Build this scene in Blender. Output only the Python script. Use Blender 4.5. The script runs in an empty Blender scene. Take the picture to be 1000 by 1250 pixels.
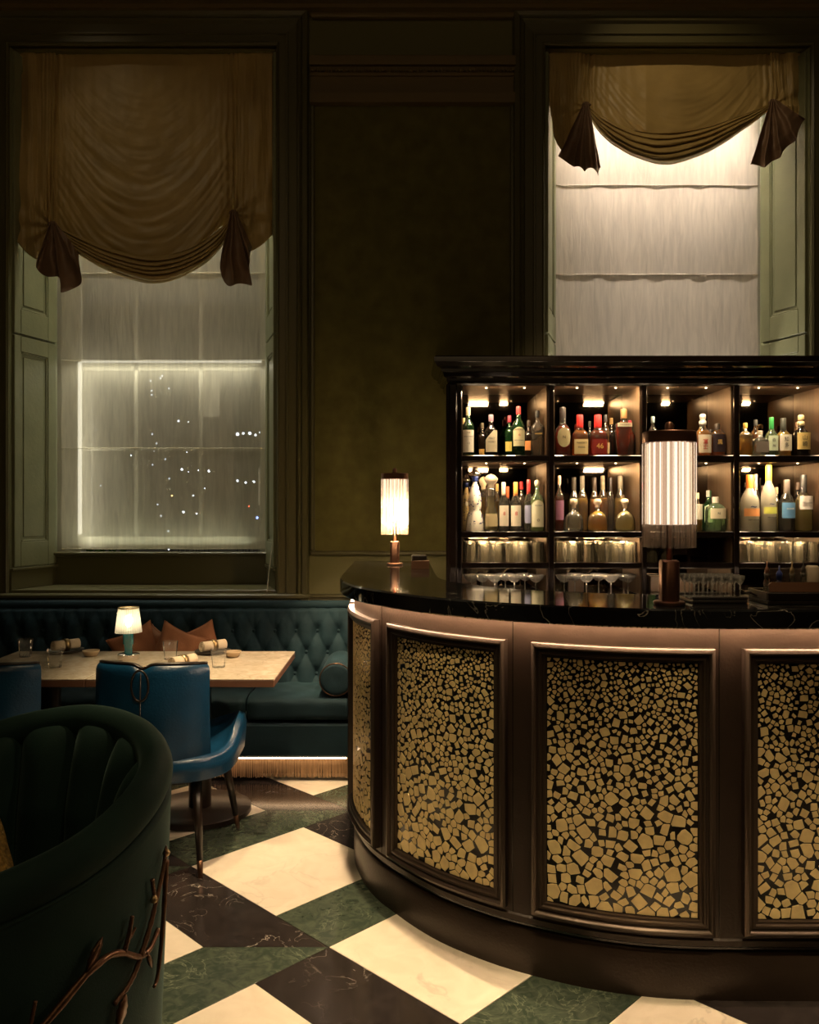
import bpy, math, random
from mathutils import Vector, Matrix
PI = math.pi
sin, cos = math.sin, math.cos
C = bpy.context.scene.collection
scn = bpy.context.scene

# ------------------------------------------------------------------ camera
H = 1.5; VX = 491.0; VY = 621.0
def P(px, py, Y):
    return Vector(((px-VX)/1000*Y, Y, H-(py-VY)/1000*Y))
def PX(px, Y): return (px-VX)/1000*Y
def PZ(py, Y): return H-(py-VY)/1000*Y
cd = bpy.data.cameras.new('camera'); cam = bpy.data.objects.new('camera', cd); C.objects.link(cam)
cam.location = (0, 0, H); cam.rotation_euler = (PI/2, 0, 0)
cd.sensor_fit = 'HORIZONTAL'; cd.sensor_width = 36; cd.lens = 36
cd.shift_x = .009; cd.shift_y = -.004; cd.clip_start = .05
scn.camera = cam

# ------------------------------------------------------------------ world, exposure
w = bpy.data.worlds.new('night'); scn.world = w; w.use_nodes = True
w.node_tree.nodes['Background'].inputs[0].default_value = (.75, .72, .62, 1)
w.node_tree.nodes['Background'].inputs[1].default_value = .10
vs = scn.view_settings
vs.view_transform = 'Standard'; vs.look = 'None'; vs.gamma = 1; vs.exposure = 0; vs.use_curve_mapping = False

# ------------------------------------------------------------------ lamps of the room (ceiling spots, window heads) and added fills
WARM = (1, .74, .42)
def spot(name, loc, tgt, power, deg, blend=.4, col=WARM, r=.03):
    l = bpy.data.lights.new(name, 'SPOT'); l.energy = power; l.color = col
    l.spot_size = math.radians(deg); l.spot_blend = blend; l.shadow_soft_size = r
    o = bpy.data.objects.new(name, l); C.objects.link(o); o.location = loc
    o.rotation_euler = (Vector(tgt)-Vector(loc)).to_track_quat('-Z', 'Y').to_euler(); return o
def area(name, loc, tgt, power, sx, sy, col=WARM, spread=180):
    l = bpy.data.lights.new(name, 'AREA'); l.energy = power; l.color = col
    l.shape = 'RECTANGLE'; l.size = sx; l.size_y = sy; l.spread = math.radians(spread)
    o = bpy.data.objects.new(name, l); C.objects.link(o); o.location = loc
    o.rotation_euler = (Vector(tgt)-Vector(loc)).to_track_quat('-Z', 'Y').to_euler(); return o
spot('ceiling_or_fill_spot', (-.25, 3.2, 4.9), (-.35, 3.35, 0), 740, 36, .7)
spot('ceiling_or_fill_spot', (-1.0, 3.75, 4.9), (-.95, 3.95, .7), 420, 22, .8)
spot('ceiling_or_fill_spot', (-.3, 3.6, 4.9), (-.38, 4.85, .6), 1900, 12, .9)
spot('ceiling_or_fill_spot', (.85, .6, 4.9), (.85, 2.38, -.1), 500, 17, .8)
spot('ceiling_or_fill_spot', (-.5, 1.3, 4.9), (.12, 2.8, -.05), 420, 16, .8)
spot('ceiling_or_fill_spot', (2.0, .6, 4.9), (1.75, 2.4, -.1), 500, 17, .8)
spot('ceiling_or_fill_spot', (-.1, .9, 4.9), (-1.1, 3.5, .5), 200, 14, .8)
spot('ceiling_or_fill_spot', (.2, 1.2, 4.9), (-.75, 2.0, .7), 50, 26, .9)
area('window_head_light', (1.76, 5.47, 4.40), (1.76, 5.66, 1.2), 17, 1.3, .05, (1, .84, .68), 60)
area('window_head_light', (-1.66, 5.47, 4.40), (-1.66, 5.66, 2.0), 8, 1.2, .05, (1, .92, .74), 80)
# LED lines of the left window: along the jamb and under the meeting rail
YL = 5.73
area('jamb_light', (PX(101, YL), YL-.02, 1.85), (PX(200, YL), YL-.03, 1.85), 2.0, .03, 1.2, (1, .93, .72))
area('rail_light', (PX(210, YL), YL-.02, PZ(446, YL)), (PX(210, YL), YL-.03, 1.0), 3, 1.2, .03, (1, .95, .74))
area('sill_fill_light', (PX(200, YL), YL-.02, 1.24), (PX(200, YL), YL-.03, 2.2), .9, 1.2, .03, (.97, 1, .72))  # added strip, no LED there; backlights the lower part of the blind
area('head_back_light', (PX(200, YL), YL-.02, 4.3), (PX(200, YL), YL-.03, 3.3), 22, 1.2, .03, (1, .95, .8))
spot('ceiling_or_fill_spot', (1.2, 2.2, 4.9), (1.05, 2.68, 1.2), 260, 13, .8)  # added spot to brighten the tray glasses and caddy on the bar top
spot('ceiling_or_fill_spot', (1.4, 2.4, 5.2), (1.4, 4.8, 1.55), 420, 34, .8)  # front fill added to light the bottles and cornice from above
area('right_head_back_fill', (1.76, 5.72, 4.3), (1.76, 5.70, 3.3), 11, 1.3, .03, (1, .86, .7))  # added backlight behind the right blind, hidden by the swag
area('right_sill_back_fill', (1.76, 5.72, 1.9), (1.76, 5.70, 3.0), 16, 1.3, .03, (1, .86, .7))  # added backlight evening out the lower blind, hidden by the cabinet
spot('ceiling_or_fill_spot', (-2.6, 3.9, 5.4), (-1.5, 5.3, 3.2), 13, 50, .9)  # added wash that brings out the folds of the left swag
spot('ceiling_or_fill_spot', (.9, 3.9, 5.4), (1.9, 5.3, 3.9), 42, 44, .9)  # added wash that brings out the folds of the right swag
area('room_fill', (0, -1.0, 4.9), (0, 4.5, 3.0), 21, 4, 3, (1, .68, .34))

# ------------------------------------------------------------------ materials
def newmat(name):
    m = bpy.data.materials.new(name); m.use_nodes = True
    nt = m.node_tree; return m, nt, nt.nodes['Principled BSDF']
def c4(c): return (c[0], c[1], c[2], 1)
def mat(name, col, rough=.5, metal=0, bump=0, bscale=60, var=0, coat=0, sheen=0, emit=None, es=0, spec=.5, stretch=(1, 1, 1), det=4, vscale=None):
    m, nt, b = newmat(name); N = nt.nodes; L = nt.links
    b.inputs['Base Color'].default_value = c4(col); b.inputs['Roughness'].default_value = rough
    b.inputs['Metallic'].default_value = metal; b.inputs['Coat Weight'].default_value = coat
    b.inputs['Coat Roughness'].default_value = .06
    b.inputs['Specular IOR Level'].default_value = spec
    if sheen:
        b.inputs['Sheen Weight'].default_value = sheen; b.inputs['Sheen Roughness'].default_value = .35
        b.inputs['Sheen Tint'].default_value = c4([min(1, x*3+.08) for x in col])
    if emit:
        b.inputs['Emission Color'].default_value = c4(emit); b.inputs['Emission Strength'].default_value = es
    g = N.new('ShaderNodeTexCoord'); mp = N.new('ShaderNodeMapping'); L.new(g.outputs['Object'], mp.inputs[0])
    mp.inputs['Scale'].default_value = stretch
    n = N.new('ShaderNodeTexNoise'); n.inputs['Scale'].default_value = bscale; n.inputs['Detail'].default_value = det
    L.new(mp.outputs[0], n.inputs['Vector'])
    if bump:
        bp = N.new('ShaderNodeBump'); bp.inputs['Strength'].default_value = bump; bp.inputs['Distance'].default_value = .01
        L.new(n.outputs['Fac'], bp.inputs['Height']); L.new(bp.outputs[0], b.inputs['Normal'])
    if var:
        n2 = N.new('ShaderNodeTexNoise'); n2.inputs['Scale'].default_value = vscale or bscale*.15; n2.inputs['Detail'].default_value = 5
        L.new(mp.outputs[0], n2.inputs['Vector'])
        r = N.new('ShaderNodeValToRGB'); r.color_ramp.elements[0].position = .3; r.color_ramp.elements[1].position = .7
        r.color_ramp.elements[0].color = c4([x*(1-var) for x in col]); r.color_ramp.elements[1].color = c4([min(1, x*(1+var)) for x in col])
        L.new(n2.outputs['Fac'], r.inputs[0]); L.new(r.outputs[0], b.inputs['Base Color'])
    return m
def marble(name, base, vein, scale, width, rough=.12, amount=1.0, cloud=None, dist=1.2, mask=.0):
    m, nt, b = newmat(name); N = nt.nodes; L = nt.links
    g = N.new('ShaderNodeNewGeometry')
    n = N.new('ShaderNodeTexNoise'); n.inputs['Scale'].default_value = scale; n.inputs['Detail'].default_value = 6
    n.inputs['Distortion'].default_value = dist; L.new(g.outputs['Position'], n.inputs['Vector'])
    s = N.new('ShaderNodeMath'); s.operation = 'SUBTRACT'; s.inputs[1].default_value = .5; L.new(n.outputs['Fac'], s.inputs[0])
    a = N.new('ShaderNodeMath'); a.operation = 'ABSOLUTE'; L.new(s.outputs[0], a.inputs[0])
    r = N.new('ShaderNodeMapRange'); r.inputs['From Min'].default_value = 0; r.inputs['From Max'].default_value = width
    r.inputs['To Min'].default_value = amount; r.inputs['To Max'].default_value = 0; L.new(a.outputs[0], r.inputs['Value'])
    n2 = N.new('ShaderNodeTexNoise'); n2.inputs['Scale'].default_value = scale*.7; L.new(g.outputs['Position'], n2.inputs['Vector'])
    mr = N.new('ShaderNodeMapRange'); mr.inputs['From Min'].default_value = .42+mask; mr.inputs['From Max'].default_value = .6+mask; L.new(n2.outputs['Fac'], mr.inputs['Value'])
    mu = N.new('ShaderNodeMath'); mu.operation = 'MULTIPLY'; L.new(r.outputs[0], mu.inputs[0]); L.new(mr.outputs[0], mu.inputs[1])
    n3 = N.new('ShaderNodeTexNoise'); n3.inputs['Scale'].default_value = scale*3; n3.inputs['Detail'].default_value = 8; n3.inputs['Distortion'].default_value = 1.5
    L.new(g.outputs['Position'], n3.inputs['Vector'])
    mc = N.new('ShaderNodeMix'); mc.data_type = 'RGBA'; mc.inputs[6].default_value = c4(base); mc.inputs[7].default_value = c4(cloud or base)
    mr3 = N.new('ShaderNodeMapRange'); mr3.inputs['From Min'].default_value = .38; mr3.inputs['From Max'].default_value = .66; L.new(n3.outputs['Fac'], mr3.inputs['Value'])
    L.new(mr3.outputs[0], mc.inputs[0])
    mx = N.new('ShaderNodeMix'); mx.data_type = 'RGBA'; L.new(mc.outputs[2], mx.inputs[6]); mx.inputs[7].default_value = c4(vein)
    L.new(mu.outputs[0], mx.inputs[0]); L.new(mx.outputs[2], b.inputs['Base Color'])
    b.inputs['Roughness'].default_value = rough
    return m
def glassm(name, tint=(1, 1, 1), body=0.0, bcol=None, edge=.32, rough=.04):
    # thin glass: transparent with a fresnel gloss; 'body' adds a cloudy, lit share (frosted glass, liquid)
    m, nt, b = newmat(name); N = nt.nodes; L = nt.links; N.remove(b)
    out = N['Material Output']
    t = N.new('ShaderNodeBsdfTransparent'); t.inputs[0].default_value = c4(tint)
    last = t.outputs[0]
    if body:
        d = N.new('ShaderNodeBsdfDiffuse'); d.inputs[0].default_value = c4(bcol or tint)
        tr = N.new('ShaderNodeBsdfTranslucent'); tr.inputs[0].default_value = c4(bcol or tint)
        m1 = N.new('ShaderNodeMixShader'); m1.inputs[0].default_value = .5; L.new(d.outputs[0], m1.inputs[1]); L.new(tr.outputs[0], m1.inputs[2])
        m2 = N.new('ShaderNodeMixShader'); m2.inputs[0].default_value = body; L.new(last, m2.inputs[1]); L.new(m1.outputs[0], m2.inputs[2]); last = m2.outputs[0]
    g = N.new('ShaderNodeBsdfGlossy'); g.inputs['Roughness'].default_value = rough; g.inputs[0].default_value = (1, 1, 1, 1)
    lw = N.new('ShaderNodeLayerWeight'); lw.inputs[0].default_value = edge
    m3 = N.new('ShaderNodeMixShader'); L.new(lw.outputs['Fresnel'], m3.inputs[0]); L.new(last, m3.inputs[1]); L.new(g.outputs[0], m3.inputs[2])
    L.new(m3.outputs[0], out.inputs[0]); return m
def sheer(name, col, transp, warp=70):
    m, nt, b = newmat(name); N = nt.nodes; L = nt.links; N.remove(b); out = N['Material Output']
    g = N.new('ShaderNodeNewGeometry'); mp = N.new('ShaderNodeMapping'); mp.inputs['Scale'].default_value = (1, 1, .12)
    L.new(g.outputs['Position'], mp.inputs[0])
    n = N.new('ShaderNodeTexNoise'); n.inputs['Scale'].default_value = 38; n.inputs['Detail'].default_value = 8; n.inputs['Distortion'].default_value = .6; L.new(mp.outputs[0], n.inputs['Vector'])
    r = N.new('ShaderNodeMapRange'); r.inputs['From Min'].default_value = .3; r.inputs['From Max'].default_value = .7
    r.inputs['To Min'].default_value = .8; r.inputs['To Max'].default_value = 1.0; L.new(n.outputs['Fac'], r.inputs['Value'])
    mx = N.new('ShaderNodeMix'); mx.data_type = 'RGBA'; mx.blend_type = 'MULTIPLY'; mx.inputs[0].default_value = 1
    mx.inputs[6].default_value = c4(col); L.new(r.outputs[0], mx.inputs[7])
    d = N.new('ShaderNodeBsdfDiffuse'); tr = N.new('ShaderNodeBsdfTranslucent'); L.new(mx.outputs[2], d.inputs[0]); L.new(mx.outputs[2], tr.inputs[0])
    bp = N.new('ShaderNodeBump'); bp.inputs['Strength'].default_value = .5; bp.inputs['Distance'].default_value = .01; L.new(n.outputs['Fac'], bp.inputs['Height'])
    L.new(bp.outputs[0], d.inputs['Normal'])
    m1 = N.new('ShaderNodeMixShader'); m1.inputs[0].default_value = .4; L.new(d.outputs[0], m1.inputs[1]); L.new(tr.outputs[0], m1.inputs[2])
    t = N.new('ShaderNodeBsdfTransparent')
    m2 = N.new('ShaderNodeMixShader'); m2.inputs[0].default_value = transp; L.new(m1.outputs[0], m2.inputs[1]); L.new(t.outputs[0], m2.inputs[2])
    L.new(m2.outputs[0], out.inputs[0]); return m
def emis(name, col, s):
    m, nt, b = newmat(name); N = nt.nodes; N.remove(b)
    e = N.new('ShaderNodeEmission'); e.inputs[0].default_value = c4(col); e.inputs[1].default_value = s
    nt.links.new(e.outputs[0], N['Material Output'].inputs[0]); return m

M = dict(
 wall=mat('olive_paint', (.16, .15, .05), .5, bump=.08, bscale=90),
 shutter=mat('sage_paint', (.21, .22, .12), .42, bump=.15, bscale=40, var=.08),
 casing=mat('dark_olive_gloss', (.105, .095, .04), .4, bump=.06, bscale=60),
 frieze=mat('olive_brown_paint', (.16, .11, .04), .5, bump=.1, bscale=70),
 fabric_wall=mat('olive_wall_fabric', (.145, .130, .043), .9, bump=.3, bscale=260, var=.18, vscale=9, spec=.1),
 plain=mat('dark_room_wall', (.05, .04, .022), .8),
 grout=mat('grout', (.35, .3, .22), .7),
 white_m=marble('cream_marble', (.82, .74, .6), (.45, .4, .32), 2.6, .014, .16, .55, (.75, .67, .53)),
 black_m=marble('black_marble', (.022, .018, .017), (.6, .53, .45), 5.0, .006, .16, .7, (.035, .028, .026), 2.2, .07),
 green_m=marble('green_marble', (.036, .052, .036), (.22, .25, .17), 7.0, .02, .2, .6, (.072, .09, .062), 2.5),
 counter=marble('black_counter_marble', (.006, .006, .006), (.6, .55, .45), 4.0, .005, .06, .75, (.01, .01, .01), 1.5, .02),
 table=marble('beige_marble', (.5, .42, .31), (.22, .17, .11), 5.0, .03, .18, .5, (.62, .54, .42), 2.0),
 brown_edge=mat('wood_edge', (.13, .06, .032), .45),
 barwood=mat('bronzed_lacquer', (.030, .019, .0125), .33, metal=.3, bump=.1, bscale=120, var=.12, vscale=14),
 frame=mat('bronze_moulding', (.065, .046, .033), .3, metal=.6, bump=.03, bscale=160),
 panelblack=mat('black_resin', (.008, .006, .005), .25, coat=.3),
 gold=mat('gold_inlay', (.92, .70, .34), .36, metal=.35, bump=.12, bscale=90, var=.14, vscale=25),
 cab=mat('ebonised_wood', (.008, .005, .004), .16, bump=.05, bscale=50, stretch=(1, 1, .1), coat=.5),
 cabin=mat('walnut_lining', (.075, .046, .026), .35, bump=.1, bscale=50, stretch=(1, 1, .08), var=.25, vscale=14),
 mirror=mat('smoked_mirror', (.15, .115, .08), .04, metal=1),
 silk=mat('bronze_silk', (.46, .33, .125), .42, bump=.12, bscale=220, var=.12, vscale=5, sheen=.3, spec=.5),
 silk_back=mat('brown_silk_lining', (.2, .12, .07), .5, bump=.12, bscale=220, sheen=.3),
 bluevel=mat('teal_velvet', (.008, .024, .032), .75, bump=.12, bscale=200, var=.25, vscale=6, sheen=.4, spec=.2),
 greenvel=mat('dark_green_velvet', (.012, .034, .027), .75, bump=.1, bscale=240, var=.2, vscale=6, sheen=.8, spec=.2),
 leather=mat('blue_leather', (.004, .038, .09), .3, bump=.15, bscale=110, var=.22, vscale=8),
 darkwood=mat('dark_stained_wood', (.016, .010, .007), .3, bump=.05, bscale=40, stretch=(1, 1, .15)),
 brass=mat('aged_brass', (.45, .32, .16), .35, metal=1),
 bronze=mat('cast_bronze', (.16, .085, .05), .38, metal=.9, bump=.2, bscale=120, var=.3, vscale=40),
 copper=mat('copper_bronze', (.30, .15, .10), .34, metal=.8, bump=.04, bscale=100, stretch=(1, 1, .1)),
 chrome=mat('polished_metal', (.6, .55, .5), .12, metal=1),
 fringe=mat('fringe_thread', (.46, .3, .17), .75),
 rust=mat('rust_velvet', (.36, .15, .07), .75, bump=.2, bscale=150, var=.15, vscale=10, sheen=.5),
 goldcloth=mat('gold_weave', (.45, .27, .06), .65, bump=.8, bscale=180, var=.5, vscale=90),
 napkin=mat('linen_napkin', (.72, .6, .44), .9, bump=.3, bscale=200),
 plate=mat('dark_ceramic_plate', (.03, .024, .02), .3),
 bowl=mat('stone_bowl', (.42, .31, .19), .5, var=.2, bscale=60),
 glass=glassm('clear_glass', (1, 1, .99), .08, (1, .97, .9), .2),
 barglass=glassm('bar_glass', (.97, .96, .92), .07, (1, .88, .6), .45, .03),
 rod=glassm('rod_glass', (1, .96, .92), .13, (1, .88, .74), .16),
 shadeglass=glassm('pressed_glass', (1, .97, .9), .5, (1, .95, .8), .3),
 tealglass=mat('teal_glass', (.01, .16, .19), .08, coat=1),
 led=emis('led_strip', (1, .68, .44), 240),
 ledf=emis('led_strip_soft', (1, .66, .36), 11),
 ledw=emis('window_led', (1, .93, .72), 2.0),
 lampcore=None,
 bulb=emis('bulb', (1, .86, .6), 30),
 puck=emis('cabinet_puck', (1, .75, .45), 12),
 blind1=sheer('sheer_blind', (.86, .81, .66), .26),
 blind2=sheer('linen_blind', (.86, .78, .68), .0),
 pane=glassm('window_glass', (.85, .87, .86), 0, None, .2),
 sash=mat('sash_paint', (.55, .53, .44), .45),
 cord=mat('cord', (.5, .45, .35), .6),
 ceramic=mat('white_ceramic', (.82, .78, .7), .2, coat=.5),
 cobalt=mat('cobalt_paint', (.02, .035, .16), .3),
 redwax=mat('red_wax', (.6, .02, .02), .3, coat=.4),
 white=mat('paper', (.78, .72, .6), .7), ink=mat('ink', (.02, .02, .02), .7),
 inkr=mat('red_ink', (.5, .03, .02), .7), inkg=mat('gold_ink', (.75, .5, .15), .5),
 stone=mat('street_stone', (.3, .27, .22), .9, var=.2, bscale=5), leafm=mat('street_leaf', (.08, .12, .04), .8),
 asphalt=mat('asphalt', (.04, .04, .04), .9),
)

def lampfilm():
    m, nt, b = newmat('lamp_diffuser_film'); N = nt.nodes; L = nt.links; N.remove(b)
    e = N.new('ShaderNodeEmission'); e.inputs[0].default_value = (1, .72, .47, 1); e.inputs[1].default_value = 1.0
    t = N.new('ShaderNodeBsdfTransparent'); x = N.new('ShaderNodeMixShader'); x.inputs[0].default_value = .5
    L.new(e.outputs[0], x.inputs[1]); L.new(t.outputs[0], x.inputs[2]); L.new(x.outputs[0], N['Material Output'].inputs[0]); return m
M['lampcore'] = lampfilm(); M['ledtube'] = emis('led_tube', (1, .80, .60), 1.9); M['rimglass'] = glassm('stemware_glass', (.98, .98, .96), .22, (1, .95, .86), .4, .05)
# ------------------------------------------------------------------ mesh helpers
class MB:
    def __init__(s): s.v = []; s.f = []; s.m = []
    def add(s, vs, fs, mi=0):
        o = len(s.v); s.v += [tuple(v) for v in vs]; s.f += [tuple(i+o for i in f) for f in fs]; s.m += [mi]*len(fs); return s
    def box(s, x0, x1, y0, y1, z0, z1, mi=0):
        return s.add([(x0,y0,z0),(x1,y0,z0),(x1,y1,z0),(x0,y1,z0),(x0,y0,z1),(x1,y0,z1),(x1,y1,z1),(x0,y1,z1)],
                     [(0,3,2,1),(4,5,6,7),(0,1,5,4),(1,2,6,5),(2,3,7,6),(3,0,4,7)], mi)
    def bbox(s, x0, x1, y0, y1, z0, z1, b=.004, mi=0):   # chamfered box
        vs = []; 
        for (sx, sy, sz) in [(i, j, k) for k in (0, 1) for j in (0, 1) for i in (0, 1)]:
            X = (x0, x1)[sx]; Y = (y0, y1)[sy]; Z = (z0, z1)[sz]
            dx = b*(1-2*sx); dy = b*(1-2*sy); dz = b*(1-2*sz)
            vs += [(X, Y+dy, Z+dz), (X+dx, Y, Z+dz), (X+dx, Y+dy, Z)]
        I = lambda i, j, k, a: (k*4+j*2+i)*3+a
        fs = [(I(0,0,0,0),I(0,0,1,0),I(0,1,1,0),I(0,1,0,0)), (I(1,0,0,0),I(1,1,0,0),I(1,1,1,0),I(1,0,1,0)),
              (I(0,0,0,1),I(1,0,0,1),I(1,0,1,1),I(0,0,1,1)), (I(0,1,0,1),I(0,1,1,1),I(1,1,1,1),I(1,1,0,1)),
              (I(0,0,0,2),I(0,1,0,2),I(1,1,0,2),I(1,0,0,2)), (I(0,0,1,2),I(1,0,1,2),I(1,1,1,2),I(0,1,1,2))]
        for j in (0,1):
            for k in (0,1): fs.append((I(0,j,k,1),I(1,j,k,1),I(1,j,k,2),I(0,j,k,2)))
        for i in (0,1):
            for k in (0,1): fs.append((I(i,0,k,0),I(i,1,k,0),I(i,1,k,2),I(i,0,k,2)))
        for i in (0,1):
            for j in (0,1): fs.append((I(i,j,0,0),I(i,j,1,0),I(i,j,1,1),I(i,j,0,1)))
        for i in (0,1):
            for j in (0,1):
                for k in (0,1): fs.append((I(i,j,k,0),I(i,j,k,1),I(i,j,k,2)))
        return s.add(vs, fs, mi)
    def grid(s, fn, nu, nv, mi=0, cu=False, cv=False):
        vs = [fn(i/(nu-(0 if cu else 1)), j/(nv-(0 if cv else 1))) for j in range(nv) for i in range(nu)]
        fs = []
        for j in range(nv if cv else nv-1):
            for i in range(nu if cu else nu-1):
                a = j*nu+i; b = j*nu+(i+1) % nu; c = ((j+1) % nv)*nu+(i+1) % nu; d = ((j+1) % nv)*nu+i
                fs.append((a, b, c, d))
        return s.add(vs, fs, mi)
    def lathe(s, prof, x=0, y=0, z=0, n=20, mi=0, e=2.0, sx=1, sy=1, cap=True):
        vs = []; 
        for (r, h) in prof:
            for k in range(n):
                a = 2*PI*(k+.5)/n; c_, s_ = cos(a), sin(a)
                if e != 2.0:
                    q = (abs(c_)**e+abs(s_)**e)**(-1/e); c_ *= q; s_ *= q
                vs.append((x+r*c_*sx, y+r*s_*sy, z+h))
        fs = [(j*n+i, j*n+(i+1) % n, (j+1)*n+(i+1) % n, (j+1)*n+i) for j in range(len(prof)-1) for i in range(n)]
        if cap:
            fs.append(tuple(range(n-1, -1, -1))); fs.append(tuple((len(prof)-1)*n+i for i in range(n)))
        return s.add(vs, fs, mi)
    def tube(s, pts, r, n=8, mi=0, closed=False, flat=1):
        pts = [Vector(p) for p in pts]; m = len(pts); vs = []; up = None
        for i, p in enumerate(pts):
            t = (pts[(i+1) % m]-pts[i-1]) if closed else (pts[min(i+1, m-1)]-pts[max(i-1, 0)])
            t.normalize()
            if up is None: up = Vector((0, 0, 1)) if abs(t.z) < .9 else Vector((0, 1, 0))
            a = t.cross(up).normalized(); b = a.cross(t).normalized(); up = b
            rr = r[i] if isinstance(r, (list, tuple)) else r
            for k in range(n):
                q = 2*PI*k/n; vs.append(p+a*cos(q)*rr+b*sin(q)*rr*flat)
        fs = [(j*n+i, j*n+(i+1) % n, ((j+1) % m)*n+(i+1) % n, ((j+1) % m)*n+i) for j in range(m if closed else m-1) for i in range(n)]
        if not closed: fs += [tuple(range(n-1, -1, -1)), tuple((m-1)*n+i for i in range(n))]
        return s.add(vs, fs, mi)
    def prism(s, pts, z0, z1, mi=0):
        n = len(pts)
        return s.add([(p[0], p[1], z0) for p in pts]+[(p[0], p[1], z1) for p in pts],
                     [tuple(range(n-1, -1, -1)), tuple(range(n, 2*n))]+[(i, (i+1) % n, n+(i+1) % n, n+i) for i in range(n)], mi)
    def mesh(s, name, mats, smooth=False, ang=None):
        me = bpy.data.meshes.new(name); me.from_pydata(s.v, [], s.f)
        for m in (mats if isinstance(mats, (list, tuple)) else [mats]): me.materials.append(m)
        if any(s.m): me.polygons.foreach_set('material_index', s.m)
        if smooth or ang:
            me.polygons.foreach_set('use_smooth', [True]*len(me.polygons))
            if ang: me.set_sharp_from_angle(angle=math.radians(ang))
        me.validate(); me.update(); return me
    def obj(s, name, mats, parent=None, loc=None, smooth=False, ang=None, solid=0, bevel=0):
        o = bpy.data.objects.new(name, s.mesh(name, mats, smooth, ang)); C.objects.link(o)
        if parent: o.parent = parent
        if loc is not None: o.location = loc
        if solid:
            m = o.modifiers.new('thick', 'SOLIDIFY'); m.thickness = solid; m.offset = 0
        if bevel:
            m = o.modifiers.new('bevel', 'BEVEL'); m.width = bevel; m.segments = 2; m.limit_method = 'ANGLE'
        return o
def tag(o, label=None, cat=None, group=None, kind=None):
    if label: o['label'] = label
    if cat: o['category'] = cat
    if group: o['group'] = group
    if kind: o['kind'] = kind
    return o
def thing(name, label=None, cat=None, loc=(0, 0, 0), rz=0, group=None, kind=None):
    o = bpy.data.objects.new(name, None); C.objects.link(o); o.empty_display_size = .05
    o.location = loc; o.rotation_euler = (0, 0, rz); return tag(o, label, cat, group, kind)
def copy_tree(o, parent=None):
    c = o.copy(); C.objects.link(c)
    if parent: c.parent = parent
    for ch in list(KIDS.get(o.name, [])) or [x for x in o.children]: copy_tree(ch, c)
    return c
KIDS = {}
def struct(name, mb, m, parent=None, **k):
    o = mb.obj(name, m, parent, **k)
    if not parent: o['kind'] = 'structure'
    return o
def text(s, size, m, parent, loc, rot=(PI/2, 0, 0), name='lettering', ext=.0004):
    cu = bpy.data.curves.new('t', 'FONT'); cu.body = s; cu.size = size; cu.extrude = ext
    cu.align_x = 'CENTER'; cu.align_y = 'CENTER'; cu.resolution_u = 3
    t = bpy.data.objects.new('t', cu); C.objects.link(t)
    dg = bpy.context.evaluated_depsgraph_get(); me = bpy.data.meshes.new_from_object(t.evaluated_get(dg))
    bpy.data.objects.remove(t); me.materials.clear(); me.materials.append(m)
    o = bpy.data.objects.new(name, me); C.objects.link(o); o.parent = parent; o.location = loc; o.rotation_euler = rot; return o
def lerp(a, b, t): return a+(b-a)*t
def poly(pts, t):      # point at fraction t (by index) on a smooth polyline
    n = len(pts)-1; x = max(0, min(n, t*n)); i = min(int(x), n-1); f = x-i
    p0 = Vector(pts[max(i-1, 0)]); p1 = Vector(pts[i]); p2 = Vector(pts[i+1]); p3 = Vector(pts[min(i+2, n)])
    return .5*((2*p1)+(p2-p0)*f+(2*p0-5*p1+4*p2-p3)*f*f+(3*p1-p0-3*p2+p3)*f**3)

# ================================================================== SETTING
WY = 5.25; RY = 5.65; CZ = 5.5
# floor: patterned marble
fl = struct('floor', MB().box(-4, 4.2, -3, 7.0, -.12, -.012), M['grout'])
Wd = .594; Pd = .8976; O = (-.885, 3.439); S2 = 1/math.sqrt(2); g = .0012
def uv(u, v): return (O[0]+(u+v)*S2, O[1]+(v-u)*S2)
def shrink(pts, g):
    n = len(pts); out = []
    for i in range(n):
        p0, p1, p2 = pts[i-1], pts[i], pts[(i+1) % n]
        e1 = Vector((p1[0]-p0[0], p1[1]-p0[1])).normalized(); e2 = Vector((p2[0]-p1[0], p2[1]-p1[1])).normalized()
        n1 = Vector((-e1.y, e1.x)); n2 = Vector((-e2.y, e2.x)); k = 1+n1.dot(n2)
        q = (n1+n2)*(g/max(k, .2)); out.append((p1[0]+q.x, p1[1]+q.y))
    return out
shapes = {'white_m': [(0, 0), (Wd, 0), (Wd, Wd), (0, Wd)],
          'black_m': [(0, Wd), (Wd, Wd), (Pd, Pd), (0, Pd)],
          'green_m': [(Wd, 0), (Pd, 0), (Pd, Pd), (Wd, Wd)]}
tm = {}
for k, sh in shapes.items():
    pts = [((u+v)*S2, (v-u)*S2) for u, v in sh]
    a = sum(pts[i][0]*pts[(i+1) % 4][1]-pts[(i+1) % 4][0]*pts[i][1] for i in range(4))
    if a < 0: pts = pts[::-1]
    a1 = shrink(pts, g); a2 = shrink(pts, g+.0008)
    mb = MB(); mb.add([(x, y, -.012) for x, y in a1]+[(x, y, -.0008) for x, y in a1]+[(x, y, 0) for x, y in a2],
        [(3, 2, 1, 0), (8, 9, 10, 11)]+[(i, (i+1) % 4, 4+(i+1) % 4, 4+i) for i in range(4)]+[(4+i, 4+(i+1) % 4, 8+(i+1) % 4, 8+i) for i in range(4)])
    tm[k] = mb.mesh('marble_tile', M[k])
for i in range(-9, 10):
    for j in range(-9, 10):
        x, y = uv(i*Pd, j*Pd)
        if -3.6 < x < 3.5 and -2.4 < y+.2 < 5.3:
            for k in shapes:
                o = bpy.data.objects.new('marble_tile', tm[k]); C.objects.link(o); o.location = (x, y, 0); o.parent = fl

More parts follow.
